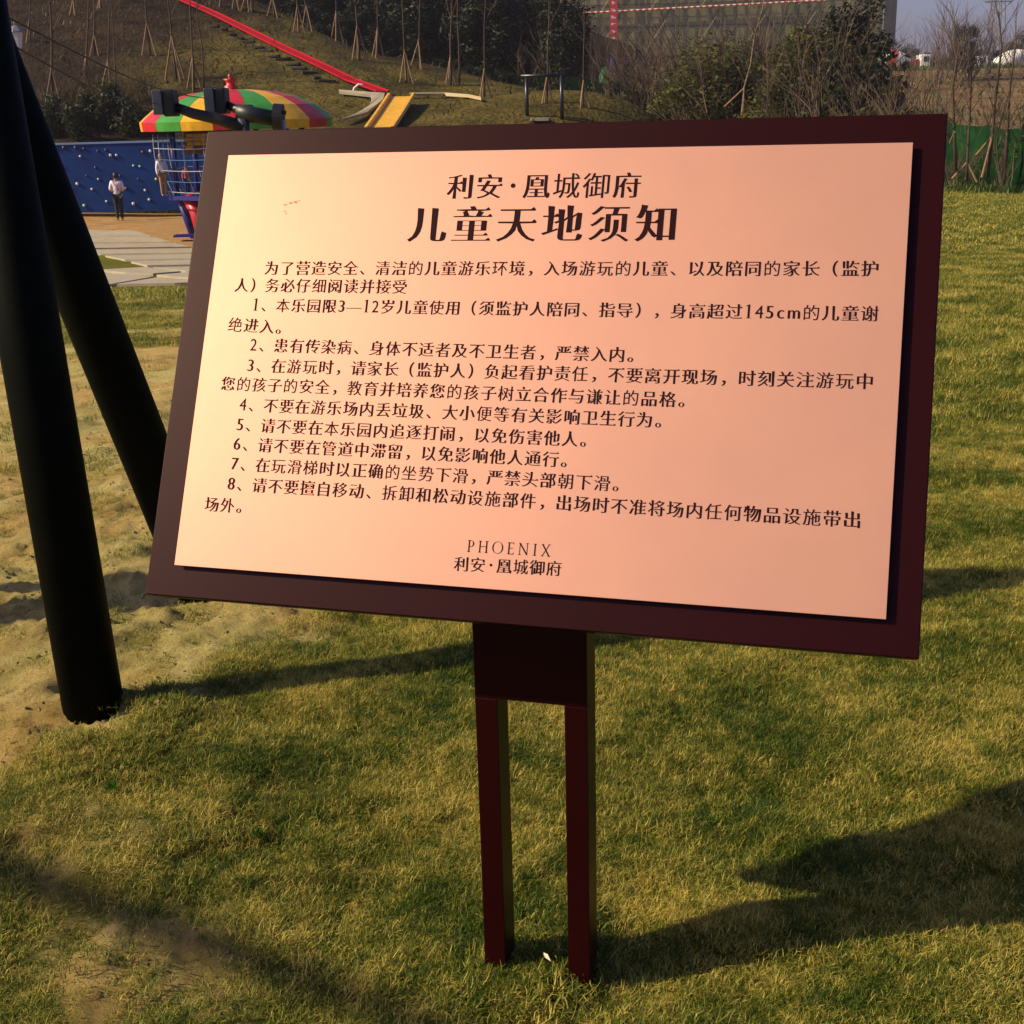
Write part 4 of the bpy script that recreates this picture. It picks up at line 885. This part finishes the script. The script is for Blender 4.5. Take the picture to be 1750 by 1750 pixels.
# ------------------------------------------------------------------ black exercise machine just beyond the board
Ym = 9.; mbase = P(418, 300, Ym); mz = surf(mbase[0], Ym); mo = np.array([mbase[0], Ym, mz])
MG = mat('grey_plate', (.035, .045, .07), .45); MK = mat('black_rubber', (.006, .006, .007), .45)
mc = thing('exercise_machine', mo, 'black outdoor exercise machine with two square footplates, behind the top left of the board', 'exercise machine')
def Q(px, py, dy=0.): return P(px, py, Ym+dy)
for (x0, x1, y0, y1, dy) in ((267, 283, 156, 194, 0.), (354, 371, 152, 191, .25)):
    c = (Q(x0, y0, dy)+Q(x1, y1, dy))/2; MB().box(c, ((x1-x0)*mpp(Ym), .2, (y1-y0)*mpp(Ym)), bevel_ax if False else None).build('footplate', MG, mc, mo, bevel=.006)
    c2 = Q(x1+9, (y0+y1)/2+1, dy); MB().box(c2, (18*mpp(Ym), .17, 42*mpp(Ym))).build('plate_block', MK, mc, mo, bevel=.012)
MB().tube([Q(292, 180), Q(330, 194), Q(375, 204), Q(418, 218)], [.03, .036, .04, .045], 10).build('arm', MK, mc, mo, smooth=True)
MB().tube([Q(383, 176, .25), Q(402, 186, .2), Q(428, 190, .1)], [.025, .03, .045], 10).build('arm', MK, mc, mo, smooth=True)
MB().tube([Q(405, 190), Q(430, 196), Q(472, 203)], [.05, .055, .05], 12).build('axle_housing', mat('dark_green_black', (.012, .016, .013), .45), mc, mo, smooth=True)
MB().tube([Q(468, 200), Q(484, 201)], .088, 20).build('wheel', MK, mc, mo, smooth=False)
MB().tube([Q(478, 190, -.05), Q(489, 193, -.05)], .014, 8).build('knob', MK, mc, mo)
MB().tube([Q(415, 200), (Q(415, 200)[0], Ym, mz-.1)], .04, 12).build('post', MG, mc, mo, smooth=True)
MB().tube([Q(480, 205), (Q(480, 205)[0], Ym, mz-.1)], .03, 12).build('post', mat('bare_steel', (.4, .4, .4), .3, 1.), mc, mo, smooth=True)
CABM = mat('black_cable', (.006, .005, .005), .6)
for (x0, y0, Y0, x1, y1, lb) in ((10, 28, 3.6, 356, 168, 'upper thin black cable running down from the swing pole to the exercise machine'), (30, 82, 3.7, 268, 176, 'lower thin black cable running down from the swing pole to the exercise machine')):
    a, b = P(x0, y0, Y0), P(x1, y1, Ym); pts = [a+(b-a)*t-np.array([0, 0, .05*math.sin(PI*t)]) for t in np.linspace(0, 1, 12)]; tag(MB().tube(pts, .003, 5).build('cable', CABM), lb, 'cable')

# ------------------------------------------------------------------ green mesh fence
MESH_LIT = mat('net_lit_through', (.006, .042, .009), .8, spec=.05, var=.5, vscale=3., bump=.4, bscale=3)  # right end of the net: light coming through is painted into the green
MESH_DIM = mat('net_unlit', (.003, .008, .004), .9, spec=0., var=.4, vscale=2.)  # same net where no light comes through, painted darker
FP = [(1850, 226, 325, 34.), (1750, 219, 322, 35.), (1690, 214, 310, 36.5), (1620, 208, 300, 39), (1560, 204, 0, 41), (1490, 200, 0, 43.5), (1400, 194, 0, 46.5), (1300, 186, 0, 50), (1210, 173, 0, 54), (1130, 160, 0, 58), (1060, 146, 0, 62), (1000, 134, 0, 65), (940, 118, 0, 69), (880, 104, 0, 73)]
fo = P(1620, 208, 39)
fence = thing('mesh_fence', (fo[0], fo[1], float(gz(fo[0], fo[1]))), 'long fence of dark green shade netting running behind the lawn', 'fence'); fo = np.array(fence.location)
prev = None
for i, (px, yt, yb, Yd) in enumerate(FP):
    p = P(px, yt, Yd); zb0 = P(px, yb, Yd)[2]-.1 if yb else max(surf(p[0], p[1])-.2, p[2]-2.2) - .3
    if prev is not None:
        a, za = prev; n = 4; mb = MB(); vs = []
        for k in range(n+1):
            t = k/n; q = a+(p-a)*t; sag = -.06*math.sin(PI*t)+random.uniform(-.02, .02); vs += [(q[0]+random.uniform(-.03, .03), q[1], za+(zb0-za)*t), (q[0], q[1]+random.uniform(-.05, .05), (za+(zb0-za)*t+a[2]+(p[2]-a[2])*t)/2), (q[0], q[1], a[2]+(p[2]-a[2])*t+sag)]
        mb.add(vs, [(3*k+j, 3*k+3+j, 3*k+4+j, 3*k+1+j) for k in range(n) for j in (0, 1)]); o = mb.build('net_panel', MESH_LIT if i < 4 else MESH_DIM, fence, fo, smooth=True); sl = o.modifiers.new('t', 'SOLIDIFY'); sl.thickness = .01
        if i < 4: o['label'] = 'green netting panel coloured as lit through'
    MB().tube([(p[0], p[1]+.05, zb0), (p[0], p[1]+.05, p[2]+.05)], .03, 6).build('post', BLKP, fence, fo); prev = (p, zb0)
# weeds and rough grass in front of the fence
mb = MB(); r = random.Random(3)
fw_ = [(P(px, yt, Yd), Yd) for px, yt, yb, Yd in FP]
for k in range(7000):
    i = r.randrange(len(FP)-1); t = r.random(); a, b = fw_[i][0], fw_[i+1][0]; q = a+(b-a)*t; q = q+np.array([r.gauss(-.3, .5)-.5, -abs(r.gauss(0, .9)), 0])
    z0 = surf(q[0], q[1]) if i > 3 else float(gz(q[0], q[1])); hh = r.uniform(.06, .26)*(1.6 if r.random() < .15 else 1); a_ = r.uniform(0, PI); d = np.array([math.cos(a_), math.sin(a_), 0])*r.uniform(.015, .05)
    l_ = np.array([r.gauss(0, .12), r.gauss(0, .12), hh]); b0 = np.array([q[0], q[1], z0-.05]); mb.add([b0-d, b0+d, b0+l_*.6+d*.8, b0+l_], [(0, 1, 2, 3)], 0, min(1, max(0, r.gauss(.4, .25))))
tag(mb.build('fence_weeds', LEAFW, tint=True), 'rank green weeds along the foot of the mesh fence', 'weeds', kind='stuff')
# staked saplings at the right end of the fence
SG = leafmat('mossy_stake', (.12, .16, .03), (.3, .26, .09), None, .1, 1.)
def near_tripod(bx, by, top, feet, label, trunk_to=None, trunkmat=STAKE, Yd=None):
    p = P(bx, by, Yd) if Yd else hit(bx, by); t = thing('staked_tree', p, label, 'tree', 'young trees propped with stakes'); ap_ = P(top[0], top[1], p[1])
    for fx, fy in feet:
        f = P(fx, fy, p[1]-(fy-by)*.02); MB().tube([f-[0, 0, .05], ap_+(ap_-f)*.04], [.03, .026], 6).build('stake', STAKE, t, p)
    if trunk_to: 
        pts = [p-[0, 0, .1], ap_] + [P(qx, qy, p[1]) for qx, qy in trunk_to]; MB().tube(pts, list(np.linspace(.045, .018, len(pts))), 6).build('trunk', BARK, t, p, smooth=True)
        mb = MB(); r = random.Random(int(bx))
        for k in range(14): i = r.randint(1, len(pts)-2); s0 = pts[i]+(pts[i+1]-pts[i])*r.random(); a = r.uniform(0, 2*PI); d = np.array([.7*math.cos(a), .7*math.sin(a), 1]); d /= np.linalg.norm(d); branches(mb, s0, d, .9, .012, 1, r, 3, .5, 3)
        mb.build('twigs', TWIG, t, p)
near_tripod(1652, 303, (1653, 277), [(1627, 302), (1651, 303), (1670, 308)], 'sapling with a low wide tripod on the lawn edge right of the board', [(1656, 225), (1660, 130), (1650, 60)], STAKE, 34.2)
near_tripod(1634, 285, (1631, 226), [(1624, 240), (1636, 272)], 'sapling with one leaning stake touching the right edge of the board', [(1628, 150), (1640, 70)], STAKE, 34.2)
near_tripod(1688, 296, (1696, 232), [(1678, 300), (1684, 290), (1668, 262)], 'sapling with a speckled pale stake against the green net', [(1700, 180), (1712, 80), (1706, 20)], STAKE, 34.2)
near_tripod(1718, 300, (1721, 234), [(1718, 300), (1712, 290)], 'sapling with a bright upright stake nearest the right edge of the photo', [(1726, 150), (1738, 60)], STAKE, 34.2)
near_tripod(1270, 210, (1272, 150), [(1238, 180), (1266, 205), (1291, 188)], 'tall pale leaning tree with a wide tripod rising above the middle of the board', [(1283, 110), (1290, 60), (1302, 20), (1312, -30)], Yd=49.)
# a big pale trunk for the leaning tree
lt2 = bpy.data.objects[[o.name for o in C.objects if o.get('label', '').startswith('tall pale leaning')][0]]
for ch in lt2.children:
    if ch.name.startswith('trunk'): ch.data.materials[0] = mat('pale_bark', (.2, .14, .08), .85, var=.4, vscale=6); ch.scale = (1, 1, 1)

# ------------------------------------------------------------------ shrubs, saplings and evergreens along the fence
for k in range(64):
    px = 930 + k*13.3 + random.uniform(-8, 8)
    if (px > 1490 and k % 2) or (px > 1600 and k % 4): continue
    Yf = float(np.interp(px, [880, 1210, 1400, 1620, 1850], [73, 54, 46.5, 39, 34])); Yd = Yf+random.uniform(.5, 7) if k % 3 else Yf-random.uniform(.3, 1.2)
    topy = np.interp(px, [930, 1050, 1200, 1450, 1500, 1800], [60, 95, 95, 85, 150, 155])+random.uniform(-25, 35)
    p = P(px, topy, Yd); z0 = float(gz(p[0], Yd)) if px > 1150 else surf(p[0], p[1]); h = max(1.2, p[2]-z0); p[2] = z0
    bare_shrub(p, h, 'bare many-stemmed brown shrub growing along the dark green net fence', 'bare shrubs along the net fence', k % 3 == 0)
for i, (px, topy, Yd, wd, lb) in enumerate([(1225, 5, 52, 2.0, 'olive green leafy tree left of the pale leaning trunk'), (1262, 35, 53, 1.8, 'rounder olive tree just behind the pale leaning trunk'), (1180, 60, 56, 1.3, 'small olive tree before the scaffolded building'),
        (1370, 25, 50, 2.2, 'broad russet-green tree right of the pale leaning trunk'), (1345, 75, 48, 1.8, 'low olive tree under the russet-green one'), (960, 40, 74, .9, 'thin dark tree at the right end of the wood')]):
    p = P(px, topy, Yd); z0 = min(0, float(gz(p[0], Yd)))-.5; h = p[2]-z0; p[2] = z0; leafy_tree(p, h*1.06, CG if i != 5 else CR, lb, None, wd*.8, 'leafy_tree')
for i, (px, topy, Yd, wd, lb) in enumerate([(1415, -25, 48, 2.0, 'tall dark evergreen against the right part of the scaffolded building'), (1455, -15, 50, 1.7, 'dark evergreen immediately left of the building corner'), (1466, 30, 52, 1.2, 'shorter dark evergreen left of the red-striped mixer truck'), (1440, 70, 47, 1.7, 'low black-green evergreen in front of the taller pair')]):
    p = P(px, topy, Yd); z0 = float(gz(p[0], Yd))-.5; h = p[2]-z0; p[2] = z0; leafy_tree(p, h*1.05, CR if i != 0 else CG, lb, None, wd*.62, 'evergreen_tree')

for i, (px, topy, Yd, wd, lb) in enumerate([(1310, 55, 54, 1.5, 'olive tree filling the gap right of the pale leaning trunk'), (1150, 95, 57, 1.3, 'low olive tree above the middle of the board frame'), (1400, 70, 50, 1.4, 'bushy olive tree under the tallest dark evergreen'), (1090, 118, 60, 1.2, 'small leafy tree in front of the white site hut')]):
    p = P(px, topy, Yd); z0 = float(gz(p[0], Yd))-.5; h = p[2]-z0; p[2] = z0; leafy_tree(p, h*1.06, CG, lb, None, wd*.8, 'leafy_tree')
for k in range(26):
    px = 985 + k*21 + random.uniform(-8, 8); Yf = float(np.interp(px, [880, 1210, 1400, 1620, 1850], [73, 54, 46.5, 39, 34])); Yd = Yf+random.uniform(.6, 4); p = P(px, 150, Yd); p[2] = float(gz(p[0], Yd)) if px > 1150 else surf(p[0], p[1])
    t = thing('dark_bush', p, 'dark leafy bush in the thicket just behind the mesh fence', 'bush', 'dark bushes behind the mesh fence'); o = bpy.data.objects.new('foliage', random.choice(HB)); C.objects.link(o); o.parent = t; s = random.uniform(1.6, 2.6); o.scale = (s, s, s*random.uniform(1.0, 1.7)); o.rotation_euler = (0, 0, random.uniform(0, 6))
for k in range(3):
    px = 1632+k*42+random.uniform(-4, 4); Yd = 33.6+random.uniform(-.5, .8)+(3. if px < 1680 else 0.); p = P(px, 300, Yd); p[2] = float(gz(p[0], Yd)); bare_shrub(p, random.uniform(.6, 1.1), 'leafy young shrub growing in front of the bright green netting', 'young shrubs before the green netting', True)

# ------------------------------------------------------------------ building wrapped in scaffolding
Yb = 200.; bx0, bx1 = P(925, 60, Yb)[0], P(1508, 60, Yb)[0]; bz0, bz1 = -3., 36.; bo = np.array([(bx0+bx1)/2, Yb, bz0])
NETB = [mat('grey_green_net_%d' % i, c, .9, var=.35, vscale=.25) for i, c in enumerate([(.27, .23, .11), (.23, .22, .10), (.29, .24, .12), (.20, .19, .09)])]
bd = thing('scaffolded_building', bo, 'big unfinished building wrapped in scaffolding and grey-green netting', 'building')
MB().box(((bx0+bx1)/2+.3, Yb+8.2, (bz0+bz1)/2), (bx1-bx0-.6, 15.6, bz1-bz0)).build('core', mat('raw_concrete', (.09, .075, .05), .9, var=.3, vscale=.4), bd, bo)
SCF = mat('scaffold_tube', (.16, .12, .07), .6); fl = 3.1; nb = 14; bw = (bx1-bx0)/nb
z = bz0
while z < bz1-1:
    for i in range(nb):
        MB().box((bx0+bw*(i+.5), Yb+.06*random.random(), z+fl/2), (bw-.12, .05, fl-.22)).build('net_panel', random.choice(NETB), bd, bo)
    MB().box(((bx0+bx1)/2, Yb+.25, z), (bx1-bx0, .5, .14)).build('floor_slab', mat('slab_edge', (.13, .10, .06), .9), bd, bo)
    z += fl
for i in range(nb*2+1): MB().tube([(bx0+bw*i/2, Yb-.25, bz0), (bx0+bw*i/2, Yb-.25, bz1)], .05, 5).build('scaffold_pole', SCF, bd, bo)
for k in range(24): z = bz0+.9+k*1.55; MB().tube([(bx0, Yb-.3, z), (bx1, Yb-.3, z)], .03, 4).build('scaffold_rail', SCF, bd, bo)
for i in range(0, nb-1, 2):
    for j in range(0, 8):
        zz = bz0+3+j*4.65; xa = bx0+bw*(i+.3)
        for s_ in (0, 1): MB().tube([(xa+(0 if s_ else bw*.9), Yb-.35, zz), (xa+(bw*.9 if s_ else 0), Yb-.35, zz+4.65)], .04, 4).build('diagonal_brace', mat('pale_brace', (.2, .165, .10), .6), bd, bo)
# end wall beyond the corner
e0 = np.array([bx1, Yb, 0]); e1 = P(1530, 60, Yb+8); e1[2] = 0
mb = MB(); mb.add([(bx1+.05, Yb, bz0), (e1[0], e1[1], bz0), (e1[0], e1[1], bz1), (bx1+.05, Yb, bz1)], [(0, 1, 2, 3)]); mb.build('end_net', mat('brown_net', (.32, .24, .15), .9, var=.4, vscale=.5), bd, bo)
# striped toe rail
ra, rb = P(948, 25, Yb-.6), P(1412, 0, Yb-.6); 
stripe = [mat('rail_red', (.5, .05, .04), .6), mat('rail_white', (.65, .6, .52), .6)]; mb = MB(); n = 90
for k in range(n): a = ra+(rb-ra)*k/n; b = ra+(rb-ra)*(k+.97)/n; mb.tube([a, b], .14, 4, mi=k % 2)
mb.build('striped_rail', stripe, bd, bo)
# vertical banner
bnx0, bnx1 = P(1042, 40, Yb-.7), P(1055, 40, Yb-.7); zt_, zb_ = 24., P(1048, 76, Yb-.7)[2]
bn = thing('red_banner', ((bnx0[0]+bnx1[0])/2, Yb-.7, zb_), 'narrow red banner with white characters hanging down the scaffolding', 'banner'); bno = ((bnx0[0]+bnx1[0])/2, Yb-.7, zb_)
MB().box((bno[0], Yb-.7, (zt_+zb_)/2), (bnx1[0]-bnx0[0], .03, zt_-zb_)).build('cloth', mat('banner_red', (.55, .02, .03), .7), bn, bno)
mb = MB(); r = random.Random(5); zz = zb_+.5
while zz < zt_-1:
    for k in range(6):
        hx_ = r.uniform(-.27, .1); hz_ = r.uniform(-.3, .25)
        if k % 2: mb.box((bno[0]+hx_+.1, Yb-.722-.001*k, zz+.3+hz_*.6), (.42*r.uniform(.5, 1), .004, .09))
        else: mb.box((bno[0]+hx_, Yb-.722-.001*k, zz+.3), (.09, .004, .5*r.uniform(.5, 1)))
    zz += .98
mb.build('characters', mat('banner_white', (.75, .7, .68), .7), bn, bno)
bb = P(1302, 88, 66.); b2_ = thing('blue_banner', bb, 'small blue banner with white characters beyond the shrubs', 'banner'); wdx = 40*mpp(66.)
MB().box(bb, (wdx, .03, 15*mpp(66.))).build('cloth', mat('banner_blue', (.03, .025, .3), .7), b2_, bb); mb = MB()
for k in range(7):
    cx_ = bb[0]-wdx*.4+k*wdx*.133; mb.box((cx_, bb[1]-.02, bb[2]+.03), (.02, .004, .17)); mb.box((cx_+.03, bb[1]-.024, bb[2]+.06), (.07, .004, .025)); mb.box((cx_+.03, bb[1]-.024, bb[2]-.04), (.07, .004, .025))
mb.build('characters', MATS['banner_white'], b2_, bb)
for s_ in (-1, 1): MB().tube([bb+[s_*wdx/2, .03, .2], (bb[0]+s_*wdx/2, bb[1]+.03, -1.)], .03, 5).build('pole', BLKP, b2_, bb)
# low white site hut with dark roof
hq = P(1085, 112, 120.); ht_ = thing('site_hut', (hq[0], 120, hq[2]-2), 'low white site hut with a dark flat roof below the red banner', 'hut'); ho = np.array([hq[0], 120, hq[2]-2])
zt2 = P(1085, 100, 120.)[2]; WH = mat('hut_white', (.5, .46, .46), .7)
MB().box((hq[0], 122, (ho[2]+zt2)/2), (5.4, 4, zt2-ho[2])).build('wall', WH, ht_, ho)
MB().box((hq[0], 122, zt2+.12), (8.2, 4.8, .22)).build('roof', mat('dark_roof', (.03, .012, .03), .8), ht_, ho)
for k in range(6): MB().box((hq[0]-2.1+k*.84, 119.97, zt2-.55), (.42, .05, .6)).build('window', mat('dark_window', (.04, .03, .04), .3), ht_, ho)
# blue-green tarpaulins by the hut
for px, py, sx, m_, lb in ((1048, 100, .45, mat('tarp_blue', (.05, .05, .3), .7), 'small blue sheet hung left of the white site hut'), (1036, 122, .9, mat('tarp_green', (.02, .25, .08), .7), 'bright green tarpaulin heap left of the site hut'), (1264, 122, 1.0, mat('tarp_green2', (.01, .28, .10), .7), 'bright green tarpaulin heap behind the pale leaning trunk')):
    q = P(px, py, 100.); o = tag(MB().lathe([(.7*sx, -1.5), (.62*sx, -.3), (.4*sx, .3), (.12, .45), (0, .46)], (0, 0, 0), 9).build('tarpaulin', m_), lb, 'tarpaulin'); o.location = tuple(q); o.scale = (1, .6, .8)

# ------------------------------------------------------------------ mixer trucks on the embankment
TW = mat('truck_white', (.82, .80, .74), .45); TR = mat('truck_red', (.5, .02, .03), .45); GL = mat('dark_glass', (.02, .02, .025), .1); TY = mat('tyre', (.015, .015, .015), .8); DK = mat('truck_grey', (.05, .05, .05), .6)
def mixer(loc, L_, flip, label, band):
    s = L_/8.; t = thing('mixer_truck', loc, label, 'truck'); t.scale = (s*flip, s, s)
    MB().box((0, 0, 1.0), (7.6, .9, .3)).build('chassis', DK, t)
    ax_ = np.array([1, 0, -.30]); ax_ /= np.linalg.norm(ax_); c0 = np.array([-.9, 0, 2.45]); D = [(-2.6, .45), (-2.3, .65), (-1.2, 1.12), (0, 1.25), (.9, 1.15), (2.0, .75), (2.15, .3)]
    def seg(a, b, nm, m_): MB().tube([c0+ax_*d_ for d_, _ in D[a:b]], [r_ for _, r_ in D[a:b]], 18).build(nm, m_, t, smooth=True)
    seg(0, 7, 'drum', TW)
    if band: MB().tube([c0+ax_*-1.35, c0+ax_*-1.0, c0+ax_*-.3], [1.12, 1.22, 1.28], 18, cap=False).build('drum_band', TR, t, smooth=True)
    MB().box((-3.6, 0, 2.6), (.5, .8, 1.2)).build('chute', TW, t, bevel=.05)
    MB().box((2.0, 0, 1.9), (.6, 2.0, 1.0)).build('water_tank', TR if band else TW, t, bevel=.1)
    cab = MB().box((3.2, 0, 2.0), (1.5, 2.3, 2.1)).build('cab', TW, t, bevel=.12)
    MB().box((3.3, -1.16, 2.4), (.8, .04, .75)).build('side_window', GL, t); MB().box((3.96, 0, 2.4), (.04, 1.9, .85)).build('windscreen', GL, t)
    for x_ in (-2.4, -1.3, 2.9):
        for y_ in (-.95, .95): MB().tube([(x_, y_-.16, .52), (x_, y_+.16, .52)], .52, 16).build('wheel', TY, t)
    return t
q = P(1540, 127, 178.); mixer((q[0], 178, q[2]-.3), 82*mpp(178.)*1.05, 1, 'white concrete mixer truck with a red drum band, facing right', True)
q = P(1712, 130, 176.); mixer((q[0], 176, q[2]-.3), 84*mpp(176.)*1.1, -1, 'all white concrete mixer truck facing left at the right edge', False)
q = P(1765, 128, 184.); mixer((q[0], 184, q[2]), 84*mpp(176.)*1.1, -1, 'second all white mixer truck behind, cut by the right edge', False)
mb = MB(); r = random.Random(8)
for k in range(3600):
    px = r.uniform(1120, 1800); Yd = r.uniform(166, 174) if k % 4 else r.uniform(90, 165); q = P(px, 130, Yd); z0 = float(gz(q[0], Yd)); hh = r.uniform(.2, .75); a_ = r.uniform(0, PI); d = np.array([math.cos(a_), math.sin(a_), 0])*r.uniform(.05, .22)
    b0 = np.array([q[0], Yd, z0-.1]); l_ = np.array([r.gauss(0, .3), r.gauss(0, .3), hh]); mb.add([b0-d, b0+d, b0+l_*.7+d, b0+l_], [(0, 1, 2, 3)], 0, min(1, max(0, r.gauss(.35, .25))))
tag(mb.build('embankment_grass', LEAFW, tint=True), 'tall green grass on the earth embankment below the trucks', 'grass', kind='stuff')
# far tree line, hazy
for k in range(58):
    px = 1080+k*14+random.uniform(-8, 8); Yd = random.uniform(215, 300); topy = np.interp(px, [1080, 1500, 1560, 1620, 1700, 1740, 1850], [60, 62, 88, 92, 90, 50, 40])+random.uniform(-14, 8); p = P(px, topy, Yd); z0 = float(gz(p[0], Yd)); h = max(4., p[2]-z0); p[2] = z0-.3
    leafy_tree(p, h*1.05, CR+CG, 'distant tree in the line behind the mixer trucks', 'far trees behind the trucks', 1.5, 'distant_tree')
for px, topy, h2, lb in ((1640, 42, 1., 'ragged tall tree standing up from the far tree line, left one of the pair'), (1662, 46, 1.2, 'ragged tall tree with dense dark head, right one of the pair')):
    Yd = 150.; p = P(px, topy, Yd); z0 = float(gz(p[0], Yd)); h = p[2]-z0; p[2] = z0; leafy_tree(p, h*1.1, CR, lb, None, .75*h2, 'ragged_tree'); bare_shrub(p, h*1.25, 'leafless ' + lb.split(',')[1].strip() + ' of ragged trees, bare branches against the sky', None, False, 'tree')
for k in range(9):
    px = (1560, 1600, 1606, 1618, 1630, 1690, 1700, 1675, 1745)[k]; topy = (60, 56, 60, 58, 40, 45, 52, 60, 60)[k]; Yd = 140+k*3; p = P(px, topy, Yd); z0 = float(gz(p[0], Yd)); h = p[2]-z0; p[2] = z0
    bare_shrub(p, h, 'thin bare tree standing against the sky between the trucks', 'bare trees against the sky', False, 'tree')

# pylon
py_ = P(1699, 95, 420.); po = np.array([py_[0], 420., float(gz(py_[0], 420.))]); pyl = thing('power_pylon', po, 'grey lattice power pylon fading into the sky', 'pylon'); PG = mat('galvanised_steel', (.13, .13, .18), .6); Hp = 45.
mb = MB()
def wpy(z): return 2.9*(1-z/Hp*.86)
for sx in (-1, 1):
    for sy in (-1, 1): MB().tube([(sx*wpy(0), sy*wpy(0), -1), (sx*wpy(Hp), sy*wpy(Hp), Hp)], .16, 4).build('leg', PG, pyl)
for k in range(12):
    z0, z1 = k*Hp/12, (k+1)*Hp/12
    for sy in (-1, 1): mb.tube([(-wpy(z0), sy*wpy(z0), z0), (wpy(z1), sy*wpy(z1), z1)], .09, 3); mb.tube([(wpy(z0), sy*wpy(z0), z0), (-wpy(z1), sy*wpy(z1), z1)], .09, 3)
mb.build('lattice', PG, pyl)
for z_ in (24, 31, 38): MB().box((0, 0, z_), (8.5, .4, .4)).build('crossarm', PG, pyl)

# ------------------------------------------------------------------ small things in the lawn
WG = leafmat('bright_weed', (.03, .10, .01), (.07, .19, .02), None, .35, 3.)
def weed(px, py, s, label):
    p = hit(px, py); r = random.Random(px); mb = MB()
    for k in range(34):
        a = r.uniform(0, 2*PI); d = np.array([math.cos(a), math.sin(a), 0]); e = np.array([-d[1], d[0], 0]); ti = r.uniform(.3, 1.3); l_ = s*r.uniform(.5, 1.); q = d*l_*math.sin(ti)+np.array([0, 0, l_*math.cos(ti)+.015])
        mb.add([q*.35, q*.75-e*.18*l_, q, q*.75+e*.18*l_], [(0, 1, 2, 3)], 0, r.random())
    o = mb.build('weed', WG, tint=True); o.location = tuple(p+[0, 0, .004]); tag(o, label, 'weed')
weed(193, 1359, .024, 'bright green weed by the bare soil below the black pole'); weed(446, 1441, .024, 'bright green weed in the lawn left of the posts')
weed(958, 1658, .02, 'bright green weed between the feet of the two posts'); 
lf = hit(935, 1663); o = MB().add([(-.014, 0, 0), (0, -.0035, .002), (.015, 0, .004), (0, .0035, .006)], [(0, 1, 2, 3)]).build('pale_chip', mat('cream_chip', (.6, .5, .32), .6)); o.location = tuple(lf+[0, 0, .035]); o.rotation_euler = (.4, .2, -1.); sl = o.modifiers.new('t', 'SOLIDIFY'); sl.thickness = .002; tag(o, 'pale curled husk in the grass between the two posts', 'husk')
# clods of dry soil
CLOD = mat('dry_clod', (.40, .31, .12), .95, var=.5, vscale=40, bump=.5, bscale=120)
mb = MB(); r = random.Random(12); n = 0
while n < 3200:
    x_, y_ = r.uniform(-2.4, -.2), 1.8+8.5*r.random()**1.3
    m0 = float(sand_mask(x_, y_)); near = math.hypot(x_+1.05, y_-2.98) < .32
    if m0 < .35 and not near: continue
    n += 1; s_ = r.uniform(.002, .007)*(.45+y_*.12)*(2. if near and r.random() < .4 else 1); z_ = float(gz(x_, y_, True)); vs = []
    for a in np.linspace(0, 2*PI, 6)[:-1]: vs.append((x_+s_*math.cos(a)*r.uniform(.7, 1.2), y_+s_*math.sin(a)*r.uniform(.7, 1.2), z_-s_*.3))
    for a in np.linspace(0, 2*PI, 6)[:-1]: vs.append((x_+s_*.7*math.cos(a+.3)*r.uniform(.6, 1.1), y_+s_*.7*math.sin(a+.3)*r.uniform(.6, 1.1), z_+s_*r.uniform(.4, .8)))
    mb.add(vs, [(i, (i+1) % 5, (i+1) % 5+5, i+5) for i in range(5)]+[(5, 6, 7, 8, 9)])
tag(mb.build('soil_clods', CLOD), 'crumbs and clods of dry soil on the bare patch', 'soil', kind='stuff')

# ------------------------------------------------------------------ haze
hm = bpy.data.materials.new('haze_air'); hm.use_nodes = True; nt = hm.node_tree; nt.nodes.remove(nt.nodes['Principled BSDF']); pv_ = nt.nodes.new('ShaderNodeVolumePrincipled')
pv_.inputs['Color'].default_value = (.80, .78, .92, 1); pv_.inputs['Density'].default_value = .00035; pv_.inputs['Anisotropy'].default_value = .2; nt.links.new(pv_.outputs[0], nt.nodes['Material Output'].inputs['Volume'])
hb = MB().box((0, 430, 27), (1500, 1100, 66)).build('haze', hm); tag(hb, 'thin violet haze over the whole site', kind='stuff')
